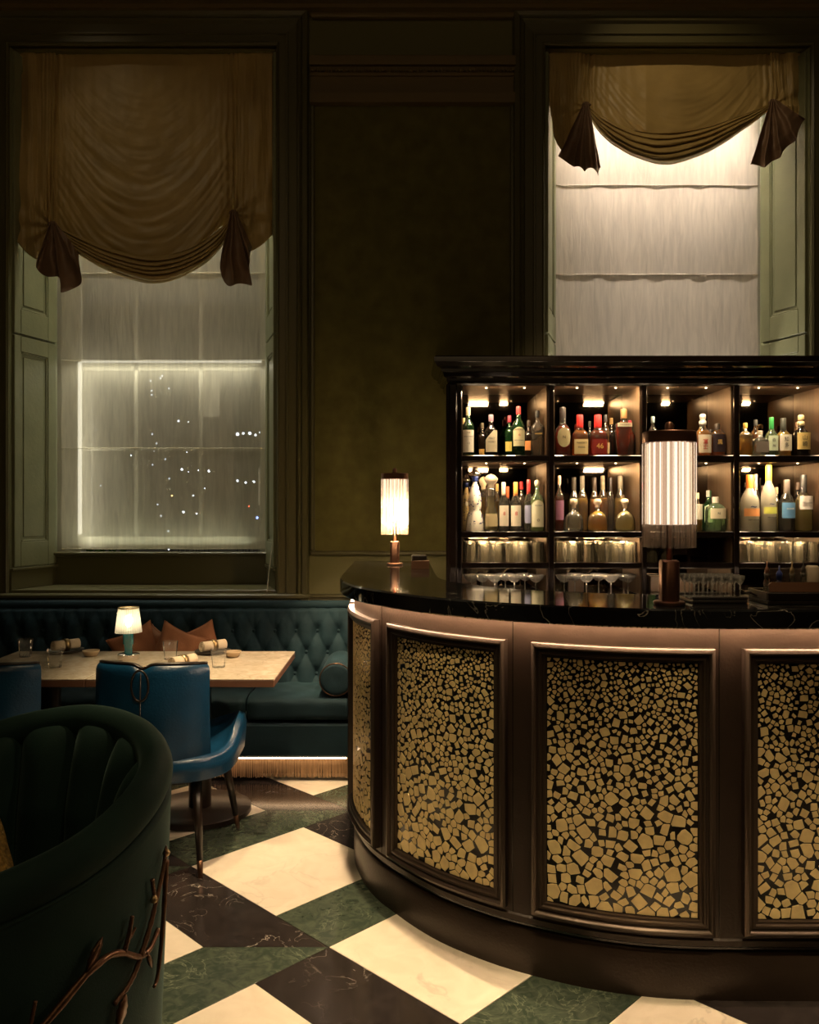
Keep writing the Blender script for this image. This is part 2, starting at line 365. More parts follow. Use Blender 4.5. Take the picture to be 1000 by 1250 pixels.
struct('ceiling', MB().box(-4.1, 4.3, -3.1, 5.35, CZ, CZ+.1), M['plain'])
struct('wall_left', MB().box(-4.1, -4, -3, WY, 0, CZ), M['plain'])
struct('wall_right', MB().box(4.2, 4.3, -3, WY, 0, CZ), M['plain'])
struct('wall_front', MB().box(-4.1, 4.3, -3.1, -3, 0, CZ), M['plain'])
# window wall with two openings
wins = [(-2.515, -.803, -2.38, -.927), (.9135, 2.6145, 1.045, 2.47)]
ZB, ZT = .98, PZ(57, WY)
wb = MB(); T2 = 5.78
xs = [-4, wins[0][0], wins[0][1], wins[1][0], wins[1][1], 4.2]
for a, b in ((0, 1), (2, 3), (4, 5)): wb.box(xs[a], xs[b], WY, T2, 0, CZ)
for a, b in ((1, 2), (3, 4)): wb.box(xs[a], xs[b], WY, T2, 0, ZB-.02); wb.box(xs[a], xs[b], WY, T2, ZT, CZ)
struct('wall_back', wb, M['wall'])
# central fabric panel between the windows, with its moulding
xa, xb = PX(385, WY), PX(622, WY); za, zb = PZ(672, WY), PZ(124, WY)
struct('trim_1', MB().box(xa, xb, WY-.02, WY, za, zb), M['fabric_wall'])
mb = MB()
for (x0, x1, z0, z1) in ((xa-.03, xb+.03, za-.03, za), (xa-.03, xa, za, zb), (xb, xb+.03, za, zb)): mb.bbox(x0, x1, WY-.035, WY, z0, z1, .008)
struct('trim_2', mb, M['casing'])
# frieze: stepped mouldings with a bead row
mb = MB(); x0, x1 = PX(380, WY), PX(627, WY)
fz = lambda y: PZ(y, WY-.08)
for (y1, y0, d) in ((124, 112, .075), (112, 108, .055), (108, 90, .045), (90, 86, .06), (80, 69, .095), (86, 80, .07)): mb.box(x0, x1, WY-d, WY, fz(y1), fz(y0))
struct('trim_3', mb, M['frieze'])
mb = MB()
for i in range(56):
    x = x0+.012+(x1-x0-.024)*i/55; mb.bbox(x-.008, x+.008, WY-.09, WY-.055, fz(86.5), fz(83), .003)
struct('trim_4', mb, M['frieze'])['kind'] = 'structure'
mb = MB(); mb.bbox(x0+.02, x1-.02, WY-.02, WY, fz(64), fz(60), .004); mb.bbox(x0, x1, WY-.05, WY, fz(16), fz(0), .01); mb.box(-4, 4.2, WY-.1, WY, PZ(9, WY-.1), PZ(4, WY-.1)); mb.box(-4, 4.2, WY-.16, WY, PZ(4, WY-.1), CZ)
struct('trim_5', mb, M['frieze'])
# chair rail and wall foot
mb = MB(); 
for z0_, z1_, d in ((.935, .955, .055), (.9, .935, .035), (.87, .9, .02)): mb.bbox(PX(340, WY), xs[3]-.2, WY-d, WY, z0_, z1_, .004); mb.bbox(-4, xs[1]-.2, WY-d, WY, z0_, z1_, .004); mb.bbox(xs[4]+.2, 4.2, WY-d, WY, z0_, z1_, .004)
struct('trim_6', mb, M['casing'])
struct('baseboard_back', MB().bbox(-4, 4.2, WY-.02, WY, 0, .16, .006), M['casing'])

def sweepU(prof, xl, xr, zb_, zt_, y):     # casing round an opening: prof = (distance from opening, depth)
    mb = MB(); n = len(prof); vs = []
    for (cx, cz, dx, dz) in ((xl, zb_, -1, 0), (xl, zt_, -1, 1), (xr, zt_, 1, 1), (xr, zb_, 1, 0)):
        for (o_, d) in prof: vs.append((cx+dx*o_, y-d, cz+dz*o_))
    fs = [(j*n+i, j*n+i+1, (j+1)*n+i+1, (j+1)*n+i) for j in range(3) for i in range(n-1)]
    return mb.add(vs, fs)
cprof = [(0, -.02), (0, .02), (.012, .03), (.02, .022), (.06, .022), (.065, .035), (.075, .035), (.08, .026), (.13, .03), (.14, .05), (.15, .055), (.16, .045), (.17, .062), (.2, .07), (.206, .06), (.206, 0)]
for wi, (xl, xr, il, ir) in enumerate(wins):
    W = thing('window_%d' % (wi+1), kind='structure', loc=(0, 0, 0))
    sweepU(cprof, xl, xr, ZB-.06, ZT, WY).obj('window_casing', M['casing'] if wi == 0 else M['casing'], W)
    # reveal linings: splayed shutters in their boxes
    for side in (0, 1):
        A = Vector((xl, WY, 0)) if side == 0 else Vector((xr, WY, 0)); B = Vector((il, RY, 0)) if side == 0 else Vector((ir, RY, 0))
        t = (B-A); Lr = t.length; t.normalize(); nrm = Vector((t.y, -t.x, 0)) if side == 0 else Vector((-t.y, t.x, 0))
        def rb(mb, a0, a1, z0, z1, d0, d1, b=.003):
            q = MB().bbox(a0, a1, d0, d1, z0, z1, b); mb.add([A+t*v[0]+nrm*v[1]+Vector((0, 0, v[2])) for v in q.v], q.f)
        mb = MB(); rb(mb, 0, Lr, ZB, ZT, -.03, 0, .001); mb.obj('reveal_lining', M['shutter'], W)
        # shutter leaves with recessed panel (z ranges seen in the photograph)
        for (z0, z1) in ((1.125, 2.62), (2.635, 4.44)):
            mb = MB(); st = .055
            rb(mb, .02, .02+st, z0, z1, 0, .02); rb(mb, Lr-.03-st-.02, Lr-.03, z0, z1, 0, .02)
            rb(mb, .02+st, Lr-.05-st, z0, z0+.16, 0, .02); rb(mb, .02+st, Lr-.05-st, z1-.1, z1, 0, .02)
            sh = mb.obj('shutter', M['shutter'], W)
            mb = MB(); a0, a1, b0, b1 = .02+st, Lr-.05-st, z0+.16, z1-.1
            rb(mb, a0, a1, b0, b1, .001, .006)
            for (p, q, r_, s_) in ((a0, a0+.012, b0, b1), (a1-.012, a1, b0, b1), (a0+.012, a1-.012, b0, b0+.012), (a0+.012, a1-.012, b1-.012, b1)): rb(mb, p, q, r_, s_, .006, .015)
            rb(mb, a0+.03, a1-.03, b0+.03, b1-.03, .006, .011, .004)
            mb.obj('shutter_panel', M['shutter'], sh)
        mb = MB(); rb(mb, 0, Lr, ZB, 1.115, 0, .012); rb(mb, 0, Lr, 1.10, 1.118, .012, .024); mb.obj('shutter_base', M['casing'], W)
    # apron, sill and ledge
    zs = PZ(672, RY)
    mb = MB(); mb.box(il-.02, ir+.02, RY-.02, RY+.03, ZB, zs-.02); mb.bbox(il-.03, ir+.03, RY-.06, RY+.03, zs-.03, zs-.01, .005); mb.bbox(il-.03, ir+.03, RY-.045, RY, zs-.045, zs-.03, .004)
    mb.obj('window_apron', M['casing'], W)
    mb = MB(); mb.bbox(xl-.22, xr+.22, WY-.08, WY+.01, ZB-.05, ZB-.02, .008); mb.bbox(xl, xr, WY, RY, ZB-.03, ZB, .004); mb.bbox(xl-.2, xr+.2, WY-.05, WY, ZB-.09, ZB-.05, .008)
    mb.obj('window_ledge', M['casing'], W)
    # sash window behind the blind
    YS = RY+.14
    sx = lambda p: PX(p, YS) if wi == 0 else PX(p+602, YS)
    fr = MB(); fr.box(sx(60), sx(100), YS-.02, YS+.08, zs-.02, ZT); fr.box(sx(318), sx(345), YS-.02, YS+.08, zs-.02, ZT)
    fr.box(sx(100), sx(318), YS-.02, YS+.05, PZ(668, YS), PZ(655, YS)); fr.box(sx(100), sx(318), YS, YS+.05, PZ(452, YS), PZ(441, YS))
    fr.box(sx(60), sx(345), YS-.02, YS+.1, ZT-.1, ZT+.05)
    wf = fr.obj('window_frame', M['sash'], W)
    for px in (166, 245):
        MB().box(sx(px-2.2), sx(px+2.2), YS, YS+.03, PZ(655, YS), ZT-.1).obj('glazing_bar', M['sash'], wf)
    for py in (548, 333, 225, 120):
        MB().box(sx(100), sx(318), YS, YS+.03, PZ(py+2, YS), PZ(py-2, YS)).obj('glazing_bar', M['sash'], wf)
    cols = [100, 163.8, 168.2, 242.8, 247.2, 318]; rows = [655, 550, 546, 452, 441, 335, 331, 227, 223, 122, 118, 58]
    for a in range(0, 6, 2):
        for b in range(0, 12, 2):
            MB().box(sx(cols[a]), sx(cols[a+1]), YS+.012, YS+.016, PZ(rows[b], YS), PZ(rows[b+1], YS)).obj('pane', M['pane'], wf)
    if wi == 0:
        mb = MB(); mb.box(sx(97.5), sx(101.5), YS-.035, YS-.021, PZ(652, YS), PZ(443, YS)); mb.box(sx(101.5), sx(320), YS-.035, YS-.021, PZ(443.5, YS), PZ(440.5, YS))
        mb.obj('led_strip', M['ledw'], W)
    else:
        pass

# street outside (seen dimly through the sheer blind)
struct('trim_7', MB().box(-14, 14, 6.2, 40, -1.2, -1.0), M['asphalt'])
rnd = random.Random(4)
bd = thing('street_building', 'blurred pale stone building across the street seen through sheer blind', 'building', (0, 0, 0))
MB().box(-14, 4, 24, 26, -1, 7.5).obj('facade', M['stone'], bd)
lw = emis('lit_window', (1, .8, .5), .5)
for i in range(7):
    x = -11+i*1.7
    for z in (1.6, 4.2):
        MB().box(x, x+.55, 23.93, 24.0, z, z+1.1).obj('window', lw if (i*3+int(z)) % 4 == 1 else M['asphalt'], bd)
gl_ = bpy.data.lights.new('foliage_fill', 'POINT'); gl_.energy = 14; gl_.color = (.9, 1, .6); gl_.shadow_soft_size = .02  # unseen point light added to give the foliage a faint glow
go = bpy.data.objects.new('foliage_fill', gl_); C.objects.link(go); go.location = (-3.55, 7.1, 1.1)
tree = thing('street_tree', 'bare-trunked tree strung with tiny white lights beyond the window', 'tree', (PX(196, 14), 14, -1))
MB().tube([(0, 0, 0), (.03, 0, 1.6), (-.02, 0, 3.0), (.1, 0, 4.6)], [.12, .1, .08, .03]).obj('trunk', M['stone'], tree)
mb = MB()
for i in range(22):
    z = rnd.uniform(1.2, 5.0); a = rnd.uniform(0, 6.28); r = .13+.03*rnd.random(); mb.lathe([(.001, 0), (.02, .02), (.001, .04)], r*cos(a), r*sin(a)-.02, z, 5)
tag(mb.obj('string_lights', emis('tiny_light', (.85, .9, 1), 3), tree), kind='stuff')
bush = MB()
for i in range(900):
    a = rnd.uniform(0, 6.28); u = rnd.uniform(-1, 1); r = rnd.random()**.4
    x = -3.25+1.15*r*cos(a)*math.sqrt(1-u*u); y = 7.5+.35*r*sin(a); z = 1.25+.35*r*u+.1*sin(x*7)
    q = [Vector((rnd.gauss(0, 1), rnd.gauss(0, 1), rnd.gauss(0, 1))).normalized()*.045 for _ in range(2)]
    c_ = Vector((x, y, z)); bush.add([c_-q[0], c_+q[1]*.6, c_+q[0], c_-q[1]*.6], [(0, 1, 2, 3)])
b_ = thing('window_box_planter', 'leafy planting box outside the left window', 'planter', (0, 0, 0))
tag(bush.obj('foliage', M['leafm'], b_), kind='stuff'); MB().box(-3.9, -.9, 7.3, 7.7, .4, .98).obj('trough', M['stone'], b_); MB().box(-3.9, -.9, 7.35, 7.65, -1.0, .4).obj('stand', M['stone'], b_)
lights = [(218, 514, 2.6), (230, 515, 1.4), (222, 573, 3), (243, 574, 2.5), (230, 576, 1.5), (255, 575, 3), (290, 530, 4), (297, 529, 3), (305, 529, 4), (312, 531, 3), (318, 528, 3),
          (236, 605, 2), (224, 625, 3), (240, 627, 2), (192, 629, 3), (290, 587, 3), (300, 589, 3), (310, 588, 3), (304, 618, 2, 1), (314, 632, 3, 2), (210, 605, 2, 3), (250, 596, 1.5), (160, 556, 2), (117, 525, 1), (123, 593, 1.5), (228, 552, 1.5)]
sl = [emis('street_light', (.9, .94, 1), 7), emis('street_light_red', (1, .12, .05), 10), emis('street_light_blue', (.3, .4, 1), 12), emis('street_light_amber', (1, .55, .2), 14)]
for q in lights:
    YY = 18; p = P(q[0], q[1], YY); r = q[2]*.001*YY*.55
    o = thing('street_light', loc=(p.x, p.y, -1.0)); hz = p.z+1.0
    MB().lathe([(r*.05, -r), (r*.7, -r*.7), (r, 0), (r*.7, r*.7), (r*.05, r)], 0, 0, hz, 8).obj('lamp_head', sl[q[3] if len(q) > 3 else 0], o)
    MB().tube([(0, 0, 0), (0, 0, hz-r*.9)], .008, 5).obj('post', M['asphalt'], o)
    tag(o, 'small distant point of %s light in the street beyond the sheer blind' % ('red' if len(q) > 3 and q[3] == 1 else 'blue' if len(q) > 3 and q[3] == 2 else 'amber' if len(q) > 3 else 'white'), 'light', 'distant street lights')

# ================================================================== BLINDS AND SWAGS
def blind(x0, x1, ytop, ybot, seams, m, name, label, seedv):
    Yb = RY-.02; r = random.Random(seedv); ph = [r.uniform(0, 6) for _ in range(8)]
    b = thing(name, label, 'blind', (0, 0, 0))
    ys = [ybot]+seams+[ytop]
    for k in range(len(ys)-1):
        def fn(u, v, k=k):
            py = lerp(ys[k], ys[k+1], v); px = lerp(x0, x1, u)
            d = .0012*sin(u*31+ph[0]+2*sin(v*2+ph[1]))+.001*sin(u*57+ph[2]+1.5*v)+.004*sin(v*PI)
            e = .8*sin(v*9+ph[3]+k)*(1 if u < .02 else (-1 if u > .98 else 0))*sin(v*PI)
            return P(px+e, py, Yb-d)
        MB().grid(fn, 90, 14).obj('blind_fold', m, b, smooth=True)
    for y in seams+[ybot]:
        MB().tube([P(lerp(x0, x1, i/12), y+.25*sin(i*1.3+y), Yb-.003) for i in range(13)], .0026, 6).obj('batten_seam', m, b, smooth=True)
    return b
blind(75, 323, 60, 670, [547, 440, 333, 226], M['blind1'], 'sheer_blind', 'sheer cream roman blind in left window with night street showing through', 1)
blind(677, 925, 60, 500, [335, 226], M['blind2'], 'linen_blind', 'opaque bright linen roman blind in right window above the bar shelves', 2)
c_ = MB().tube([P(339, 560, 5.35), P(338, 600, 5.33), P(333, 660, 5.33), P(327, 710, 5.3), P(326, 722, 5.16)], .0035, 6).obj('blind_cord', M['cord'], None, smooth=True)
tag(c_, 'thin pale pull cord hanging beside the right shutter of the left window', 'cord')

from mathutils import noise as nz_
def nz(x, y, z=0): return nz_.noise(Vector((x, y, z)))
def swag(name, label, YC, xt0, xt1, yt, gL, gR, top_c, bot_c, hemL, hemR, tailL, tailR, seed):
    T = thing(name, label, 'curtain', (0, 0, 0))
    tall = (gL[1]-yt)/200
    def fc(u, v):
        x = lerp(gL[0], gR[0], u); yb = poly(top_c, u)[1]+13*sin(u*PI)**.35; y = lerp(yt, yb, v)
        q = 2*u-1; bulge = .02*sin(u*PI)**.5*v+.05*v**3*sin(u*PI)**.7
        e = min(u, 1-u)
        lev = y/26+q*q*4.2                      # level lines of the droop
        w = .030*v**2.2*nz(u*2.2+seed, lev*.9)+.018*v**2.5*nz(u*4, lev*2.6, seed)+.006*v*nz(u*9, lev*5, seed+4)
        w += .012*nz(u*3.5+seed*3, y/120, 2)+.005*nz(u*9, y/160, seed)+.0016*nz(u*22, y/14, seed)
        w += .013*math.exp(-e*26)*sin(e*190+nz(y/30, 3)*2)+.010*math.exp(-e*9)*nz(u*30, y/70, 7)
        w += .010*math.exp(-abs(u-.32)*30)*v if tall < .6 else 0
        return P(x, y, YC-bulge-w)
    MB().grid(fc, 170, 130).obj('centre_cloth', M['silk'], T, smooth=True)
    def fs_(u, v):
        a = poly(top_c, u); b = poly(bot_c, u); x = lerp(a[0], b[0], v); y = lerp(a[1]-2, b[1]+.8*nz(u*14, seed), v)
        s = sin(u*PI)**.55; ph = v*5.2+.55*nz(u*2.5, v*2, seed)+.3*sin(u*3+seed); fr = ph-math.floor(ph)
        fold = (fr**.6)*(1-fr)**.25*1.5
        d = s*(.050+.050*sin(v*PI*.8)+.052*fold)+.010*(1-s)*sin(v*24)+.012*nz(u*10, v*12, seed)+.003*nz(u*50, v*9, 2)
        d *= (1-max(0, v-.88)/.12*.5)
        return P(x, y, YC-.02-d)
    MB().grid(fs_, 180, 90).obj('swag_fold', M['silk'], T, smooth=True)
    for (g_, hem, xo) in ((gL, hemL, xt0), (gR, hemR, xt1)):
        def fside(u, v):
            h = poly(hem, u); xin = g_[0]+(3.5 if g_[0] > xo else -3.5)*(1-v); xtop = lerp(xin, xo, u); y = lerp(yt, h[1], v); x = lerp(xtop, h[0], v**2.2)
            d = .028*sin(u*PI)*(.3+v)+.010*math.exp(-u*7)*sin(u*70+v*2)
            ang = math.atan2((g_[1]-y), (x-g_[0])+.01)
            d += .028*nz(u*4+seed, v*2.2, xo)+.014*v*nz(u*9, v*5, xo)+.014*(v**2)*sin(ang*9+seed)+.003*nz(u*28, v*7, xo)
            return P(x, y, YC-.012-d)
        MB().grid(fside, 90, 110).obj('side_cloth', M['silk'], T, smooth=True)
    for (g_, tail) in ((gL, tailL), (gR, tailR)):
        def ft(u, v):
            h = poly(tail, u); rr = v**.85; a = u*PI*7+seed+.8*nz(u*4, v*3, seed)
            x = lerp(g_[0]+(u-.5)*5, h[0], rr); y = lerp(g_[1]-6, h[1], rr)
            d = .05+.05*sin(v*2.3)+.022*(.3+v)*sin(a)+.008*nz(u*6, v*7, seed)
            return P(x+1.6*v*cos(a), y+1.2*v*sin(a), YC-.03-d)
        MB().grid(ft, 110, 50).obj('gathered_tail', M['silk_back'], T, smooth=True)
        p = P(g_[0], g_[1]-2, YC-.07)
        MB().tube([p+Vector((.024*cos(q), .010*sin(q), .008*sin(q*2))) for q in [i*PI/5 for i in range(10)]], .006, 6, closed=True).obj('gather_tape', M['silk_back'], T, smooth=True)
    for o in T.children:
        m = o.modifiers.new('thick', 'SOLIDIFY'); m.thickness = .003; m.offset = 0
    return T
swag('swag_curtain', 'long bronze silk swag curtain hanging low over the left window', 5.34, 15, 335, 64, (64, 276), (285, 262),
     [(64, 276), (95, 290), (140, 307), (187, 315), (230, 306), (265, 284), (285, 262)],
     [(64, 280), (92, 307), (135, 332), (187, 346), (232, 333), (268, 305), (285, 268)],
     [(64, 280), (56, 296), (50, 316), (38, 313), (24, 299), (16, 286)],
     [(285, 268), (292, 285), (300, 303), (308, 306), (322, 297), (333, 286)],
     [(44, 318), (51, 336), (72, 338), (75, 356), (97, 347), (97, 308)],
     [(270, 308), (273, 345), (290, 347), (308, 346), (303, 322), (309, 303)], 1.0)
swag('swag_curtain', 'short bronze silk swag curtain gathered high over the right window', 5.34, 667, 988, 64, (716, 130), (944, 127),
     [(716, 130), (740, 146), (775, 161), (813, 164), (860, 158), (905, 143), (944, 127)],
     [(716, 134), (735, 165), (770, 189), (813, 201), (860, 188), (905, 160), (944, 131)],
     [(716, 133), (706, 160), (697, 190), (686, 184), (677, 168), (675, 150)],
     [(944, 131), (955, 147), (966, 156), (973, 155), (979, 149), (984, 141)],
     [(683, 190), (694, 201), (706, 203), (712, 208), (722, 206), (731, 213), (732, 205)],
     [(918, 200), (930, 204), (945, 197), (958, 184), (972, 168), (982, 146)], 2.3)

# ================================================================== BAR
half = [(-.215, 4.69), (-.215, 4.45), (-.215, 4.15), (-.215, 3.85), (-.205, 3.52), (-.158, 3.3), (-.1, 3.155), (-.023, 3.034), (.055, 2.925), (.152, 2.817), (.296, 2.703), (.43, 2.627), (.585, 2.56), (.746, 2.518), (.9075, 2.5), (1.08, 2.496), (1.34, 2.495)]
full = half+[(2.68-x, y) for x, y in half[::-1]][1:]
dense = [poly([(x, y, 0) for x, y in full], i/1200) for i in range(1201)]
cum = [0]
for i in range(1200): cum.append(cum[-1]+(dense[i+1]-dense[i]).length)
LEN = cum[-1]
import bisect
def cpt(s):
    s = max(0, min(LEN-1e-6, s)); i = min(bisect.bisect_right(cum, s)-1, 1199); f = (s-cum[i])/(cum[i+1]-cum[i])
    return dense[i].lerp(dense[i+1], f)
def cn(s):
    t = (cpt(s+.03)-cpt(s-.03)).normalized(); return Vector((t.y, -t.x, 0))*-1 if False else Vector((-t.y, t.x, 0))*-1
def cs(s, n, z):
    p = cpt(s)+cn(s)*n; return (p.x, p.y, z)
if (cn(LEN/2).y > 0):
    _cn = cn
    def cn(s): return -_cn(s)
def SX(X):     # arc position of plan x on the left half
    i = min(range(601), key=lambda k: abs(dense[k].x-X)+(0 if dense[k].y < 3.1 else 9)); return cum[i]
def band(prof, s0, s1, n=160, close=True):
    k = len(prof); mb = MB()
    vs = [cs(lerp(s0, s1, i/n), o, z) for i in range(n+1) for (o, z) in prof]
    fs = [(i*k+j, (i+1)*k+j, (i+1)*k+(j+1) % k, i*k+(j+1) % k) for i in range(n) for j in range(k if close else k-1)]
    if close: fs += [tuple(range(k)), tuple(n*k+j for j in range(k-1, -1, -1))]
    return mb.add(vs, fs)
bar = thing('curved_bar', 'large curved bronzed bar counter with gold mosaic panels on marble floor', 'bar counter', (0, 0, 0))
band([(0, 0), (0, .135), (-.006, .145), (-.02, .15), (-.05, .15), (-.05, 0)], 0, LEN).obj('plinth', M['barwood'], bar, ang=35)
band([(-.012, .15), (-.012, .163), (-.05, .163), (-.05, .15)], 0, LEN).obj('shadow_groove', M['panelblack'], bar)
band([(.0, .163), (.006, .168), (.006, .185), (.0, .19), (.0, 1.146), (-.05, 1.146), (-.05, .163)], 0, LEN).obj('bar_front', M['barwood'], bar, ang=35)
ct = [(.050, 1.152), (.051, 1.144), (.056, 1.141), (.062, 1.146), (.062, 1.194), (.056, 1.2), (-.366, 1.2), (-.372, 1.194), (-.372, 1.156), (-.366, 1.152)]
band(ct, 0, LEN, 260).obj('counter_top', M['counter'], bar, ang=35)
band([(.030, 1.149), (.038, 1.149), (.038, 1.1519), (.030, 1.1519)], .02, LEN-.02, 240).obj('led_strip', M['led'], bar)
sA, sB, sC = SX(.42), SX(.954), SX(1.037)
pw = .55; pitch = sC-sA
pz0, pz1 = .205, 1.075
fprof = [(0, 0), (0, .022), (.006, .028), (.012, .03), (.017, .026), (.019, .018), (.024, .018), (.028, .022), (.034, .022), (.037, .014), (.044, .014), (.046, .003)]
def pframe(s0, s1):
    mb = MB(); NS = 28; K = 2*NS+2; vs = []
    for (ins, h) in fprof:
        a, b, c, d = s0+ins, s1-ins, pz0+ins, pz1-ins
        ring = [cs(lerp(a, b, i/NS), h, c) for i in range(NS+1)]+[cs(lerp(b, a, i/NS), h, d) for i in range(NS+1)]
        vs += ring
    fs = [(j*K+i, j*K+(i+1) % K, (j+1)*K+(i+1) % K, (j+1)*K+i) for j in range(len(fprof)-1) for i in range(K)]
    return mb.add(vs, fs)
def clip(poly_, a, b, c):      # keep a*x+b*y<=c
    out = []
    for i in range(len(poly_)):
        p, q = poly_[i], poly_[(i+1) % len(poly_)]; dp = a*p[0]+b*p[1]-c; dq = a*q[0]+b*q[1]-c
        if dp <= 0: out.append(p)
        if (dp < 0) != (dq < 0): t = dp/(dp-dq); out.append((p[0]+(q[0]-p[0])*t, p[1]+(q[1]-p[1])*t))
    return out
def mosaic(w_, h_, seed):
    r = random.Random(seed); pts = []; cell = {}
    rad = lambda y: .0078+.0118*(1-y/h_)**1.0
    tries = 0
    while tries < 22000:
        tries += 1; x = r.uniform(0, w_); y = r.uniform(0, h_); R = rad(y)*r.choice((.62, .8, 1, 1.3)); gx, gy = int(x/.03), int(y/.03); ok = True
        for i in (-1, 0, 1):
            for j in (-1, 0, 1):
                for (a, b, c) in cell.get((gx+i, gy+j), ()):
                    if (a-x)**2+(b-y)**2 < ((R+c)*.96)**2*.98: ok = False; break
        if ok: cell.setdefault((gx, gy), []).append((x, y, R)); pts.append((x, y, R))
    out = []
    for (x, y, R) in pts:
        t = y/h_; a0 = r.uniform(0, PI); asp = r.uniform(.8, 1.25); q = R*(.95+.16*r.random())*(1-.2*t)
        pl = [(x+q*asp*sx_*cos(a0)-q/asp*sy_*sin(a0)+r.gauss(0, .1)*R, y+q*asp*sx_*sin(a0)+q/asp*sy_*cos(a0)+r.gauss(0, .1)*R) for sx_, sy_ in ((-1, -1), (1, -1), (1, 1), (-1, 1))]
        gx, gy = int(x/.03), int(y/.03)
        for i in (-2, -1, 0, 1, 2):
            for j in (-2, -1, 0, 1, 2):
                for (a, b, c) in cell.get((gx+i, gy+j), ()):
                    if (a, b) == (x, y): continue
                    dx, dy = a-x, b-y; d = math.hypot(dx, dy)
                    if d < .08:
                        m_ = d*R/(R+c)-.0014-.0004*t; pl = clip(pl, dx/d, dy/d, (x*dx+y*dy)/d+m_)
                        if len(pl) < 3: break
        for (aa, bb, cc) in ((1, 0, w_), (-1, 0, 0), (0, 1, h_), (0, -1, 0)): pl = clip(pl, aa, bb, cc) if len(pl) > 2 else pl
        if len(pl) > 2:
            qn = [pl[0]]
            for p in pl[1:]:
                if math.hypot(p[0]-qn[-1][0], p[1]-qn[-1][1]) > .0016: qn.append(p)
            A = abs(sum(qn[i][0]*qn[(i+1) % len(qn)][1]-qn[(i+1) % len(qn)][0]*qn[i][1] for i in range(len(qn))))/2
            if len(qn) > 2 and A > 2.5e-5: out.append((A, qn))
    return out
panels = []
k = -3
while True:
    s0 = sA+pitch*k; k += 1
    if s0 < .03: continue
    if s0+pw > LEN-.03: break
    panels.append(s0)
allp = []
for i, s0 in enumerate(panels):
    f_ = pframe(s0, s0+pw).obj('panel_frame', M['frame'], bar, ang=40)
    pn = band([(.0005, pz0+.03), (.003, pz0+.044), (.003, pz1-.044), (.0005, pz1-.03)], s0+.044, s0+pw-.044, 24, False).obj('mosaic_panel', M['panelblack'], bar, smooth=True)
    iw, ih = pw-.096, pz1-pz0-.096
    near = sA-2.2*pitch < s0 < sA+1.2*pitch
    for (A, pl) in mosaic(iw, ih, 11+i*3): allp.append((A if near else 0, A, s0+.048, pl, pn))
allp.sort(key=lambda q: -q[0])
def tilemb(mb, s0, pl):
    n = len(pl); cx = sum(p[0] for p in pl)/n; cy = sum(p[1] for p in pl)/n
    vs = [cs(s0+x, .003, pz0+.048+y) for x, y in pl]+[cs(s0+lerp(x, cx, .04), .0052, pz0+.048+lerp(y, cy, .04)) for x, y in pl]
    mb.add(vs, [tuple(range(n, 2*n))]+[(i, (i+1) % n, n+(i+1) % n, n+i) for i in range(n)])
rest = {}
for idx, (key, A, s0, pl, pn) in enumerate(allp):
    if idx < 298: mb = MB(); tilemb(mb, s0, pl); mb.obj('mosaic_tile', M['gold'], pn)
    else: tilemb(rest.setdefault(pn.name, (MB(), pn))[0], s0, pl)
for nm, (mb, pn) in rest.items(): tag(mb.obj('small_mosaic_tiles', M['gold'], pn), kind='stuff')
ss = SX(.954)+.012
for k_ in range(-3, 5):
    s_ = ss+pitch*k_
    if .05 < s_ < LEN-.05: band([(.0002, .19), (.0012, .19), (.0012, 1.146), (.0002, 1.146)], s_-.0012, s_+.0012, 2).obj('panel_seam', M['panelblack'], bar)

# ------------------------------------------------------------------ bar lamps
def bar_lamp(px, py, Y, sc, label):
    x = PX(px, Y); L = thing('bar_lamp', label, 'lamp', (x, Y, 1.2), 0, 'glass rod lamps on the bar')
    s = sc
    MB().lathe([(.045*s, 0), (.048*s, .004*s), (.048*s, .01*s), (.044*s, .013*s)], n=28).obj('base', M['copper'], L, ang=40)
    MB().lathe([(.028*s, .013*s), (.028*s, .135*s), (.024*s, .14*s)], n=24, e=4).obj('column', M['copper'], L, ang=40)
    MB().lathe([(.009*s, .14*s), (.009*s, .56*s)], n=12).obj('stem', M['copper'], L, smooth=True)
    MB().lathe([(.060*s, .25*s), (.060*s, .505*s)], n=30, cap=False).obj('light_diffuser', M['lampcore'] if px < 600 else emis('lamp_diffuser', (1, .68, .48), .72), L, smooth=True)
    lt = MB().lathe([(.0034*s, .252*s), (.0034*s, .504*s)], n=8).mesh('led_tube', M['ledtube'], True)
    for k in range(18):
        a = 2*PI*(k+.5)/18; o = bpy.data.objects.new('led_tube', lt); C.objects.link(o); o.parent = L; o.location = (.0645*s*cos(a), .0645*s*sin(a), 0)
    pl = bpy.data.lights.new('bar_lamp_light', 'POINT'); pl.energy = 38 if px < 600 else 0; pl.color = (1, .74, .42); pl.shadow_soft_size = .035*s
    for dz in ((.27, .36) if px < 600 else ()):
        po = bpy.data.objects.new('bar_lamp_light', pl); C.objects.link(po); po.parent = L; po.location = (.015*s, -.012*s, dz*s)
    pl.energy /= 2
    MB().lathe([(.079*s, .505*s), (.081*s, .508*s), (.081*s, .537*s), (.078*s, .54*s)], n=36).obj('cap', M['copper'], L, ang=40)
    MB().lathe([(.004*s, .54*s), (.013*s, .545*s), (.013*s, .562*s), (.009*s, .57*s), (.002*s, .572*s)], n=16).obj('finial', M['copper'], L, ang=50)
    me = MB().lathe([(.0082*s, .18*s), (.0085*s, .182*s), (.0085*s, .503*s), (.008*s, .505*s)], n=10).mesh('glass_rod', M['rod'], True)
    N_ = 24
    for k in range(N_):
        a = 2*PI*k/N_; o = bpy.data.objects.new('glass_rod', me); C.objects.link(o); o.parent = L; o.location = (.0735*s*cos(a), .0735*s*sin(a), 0)
    return L
bar_lamp(817, 737, 2.56, 1.0, 'large glass rod lamp with copper base in front of the bottle shelves')
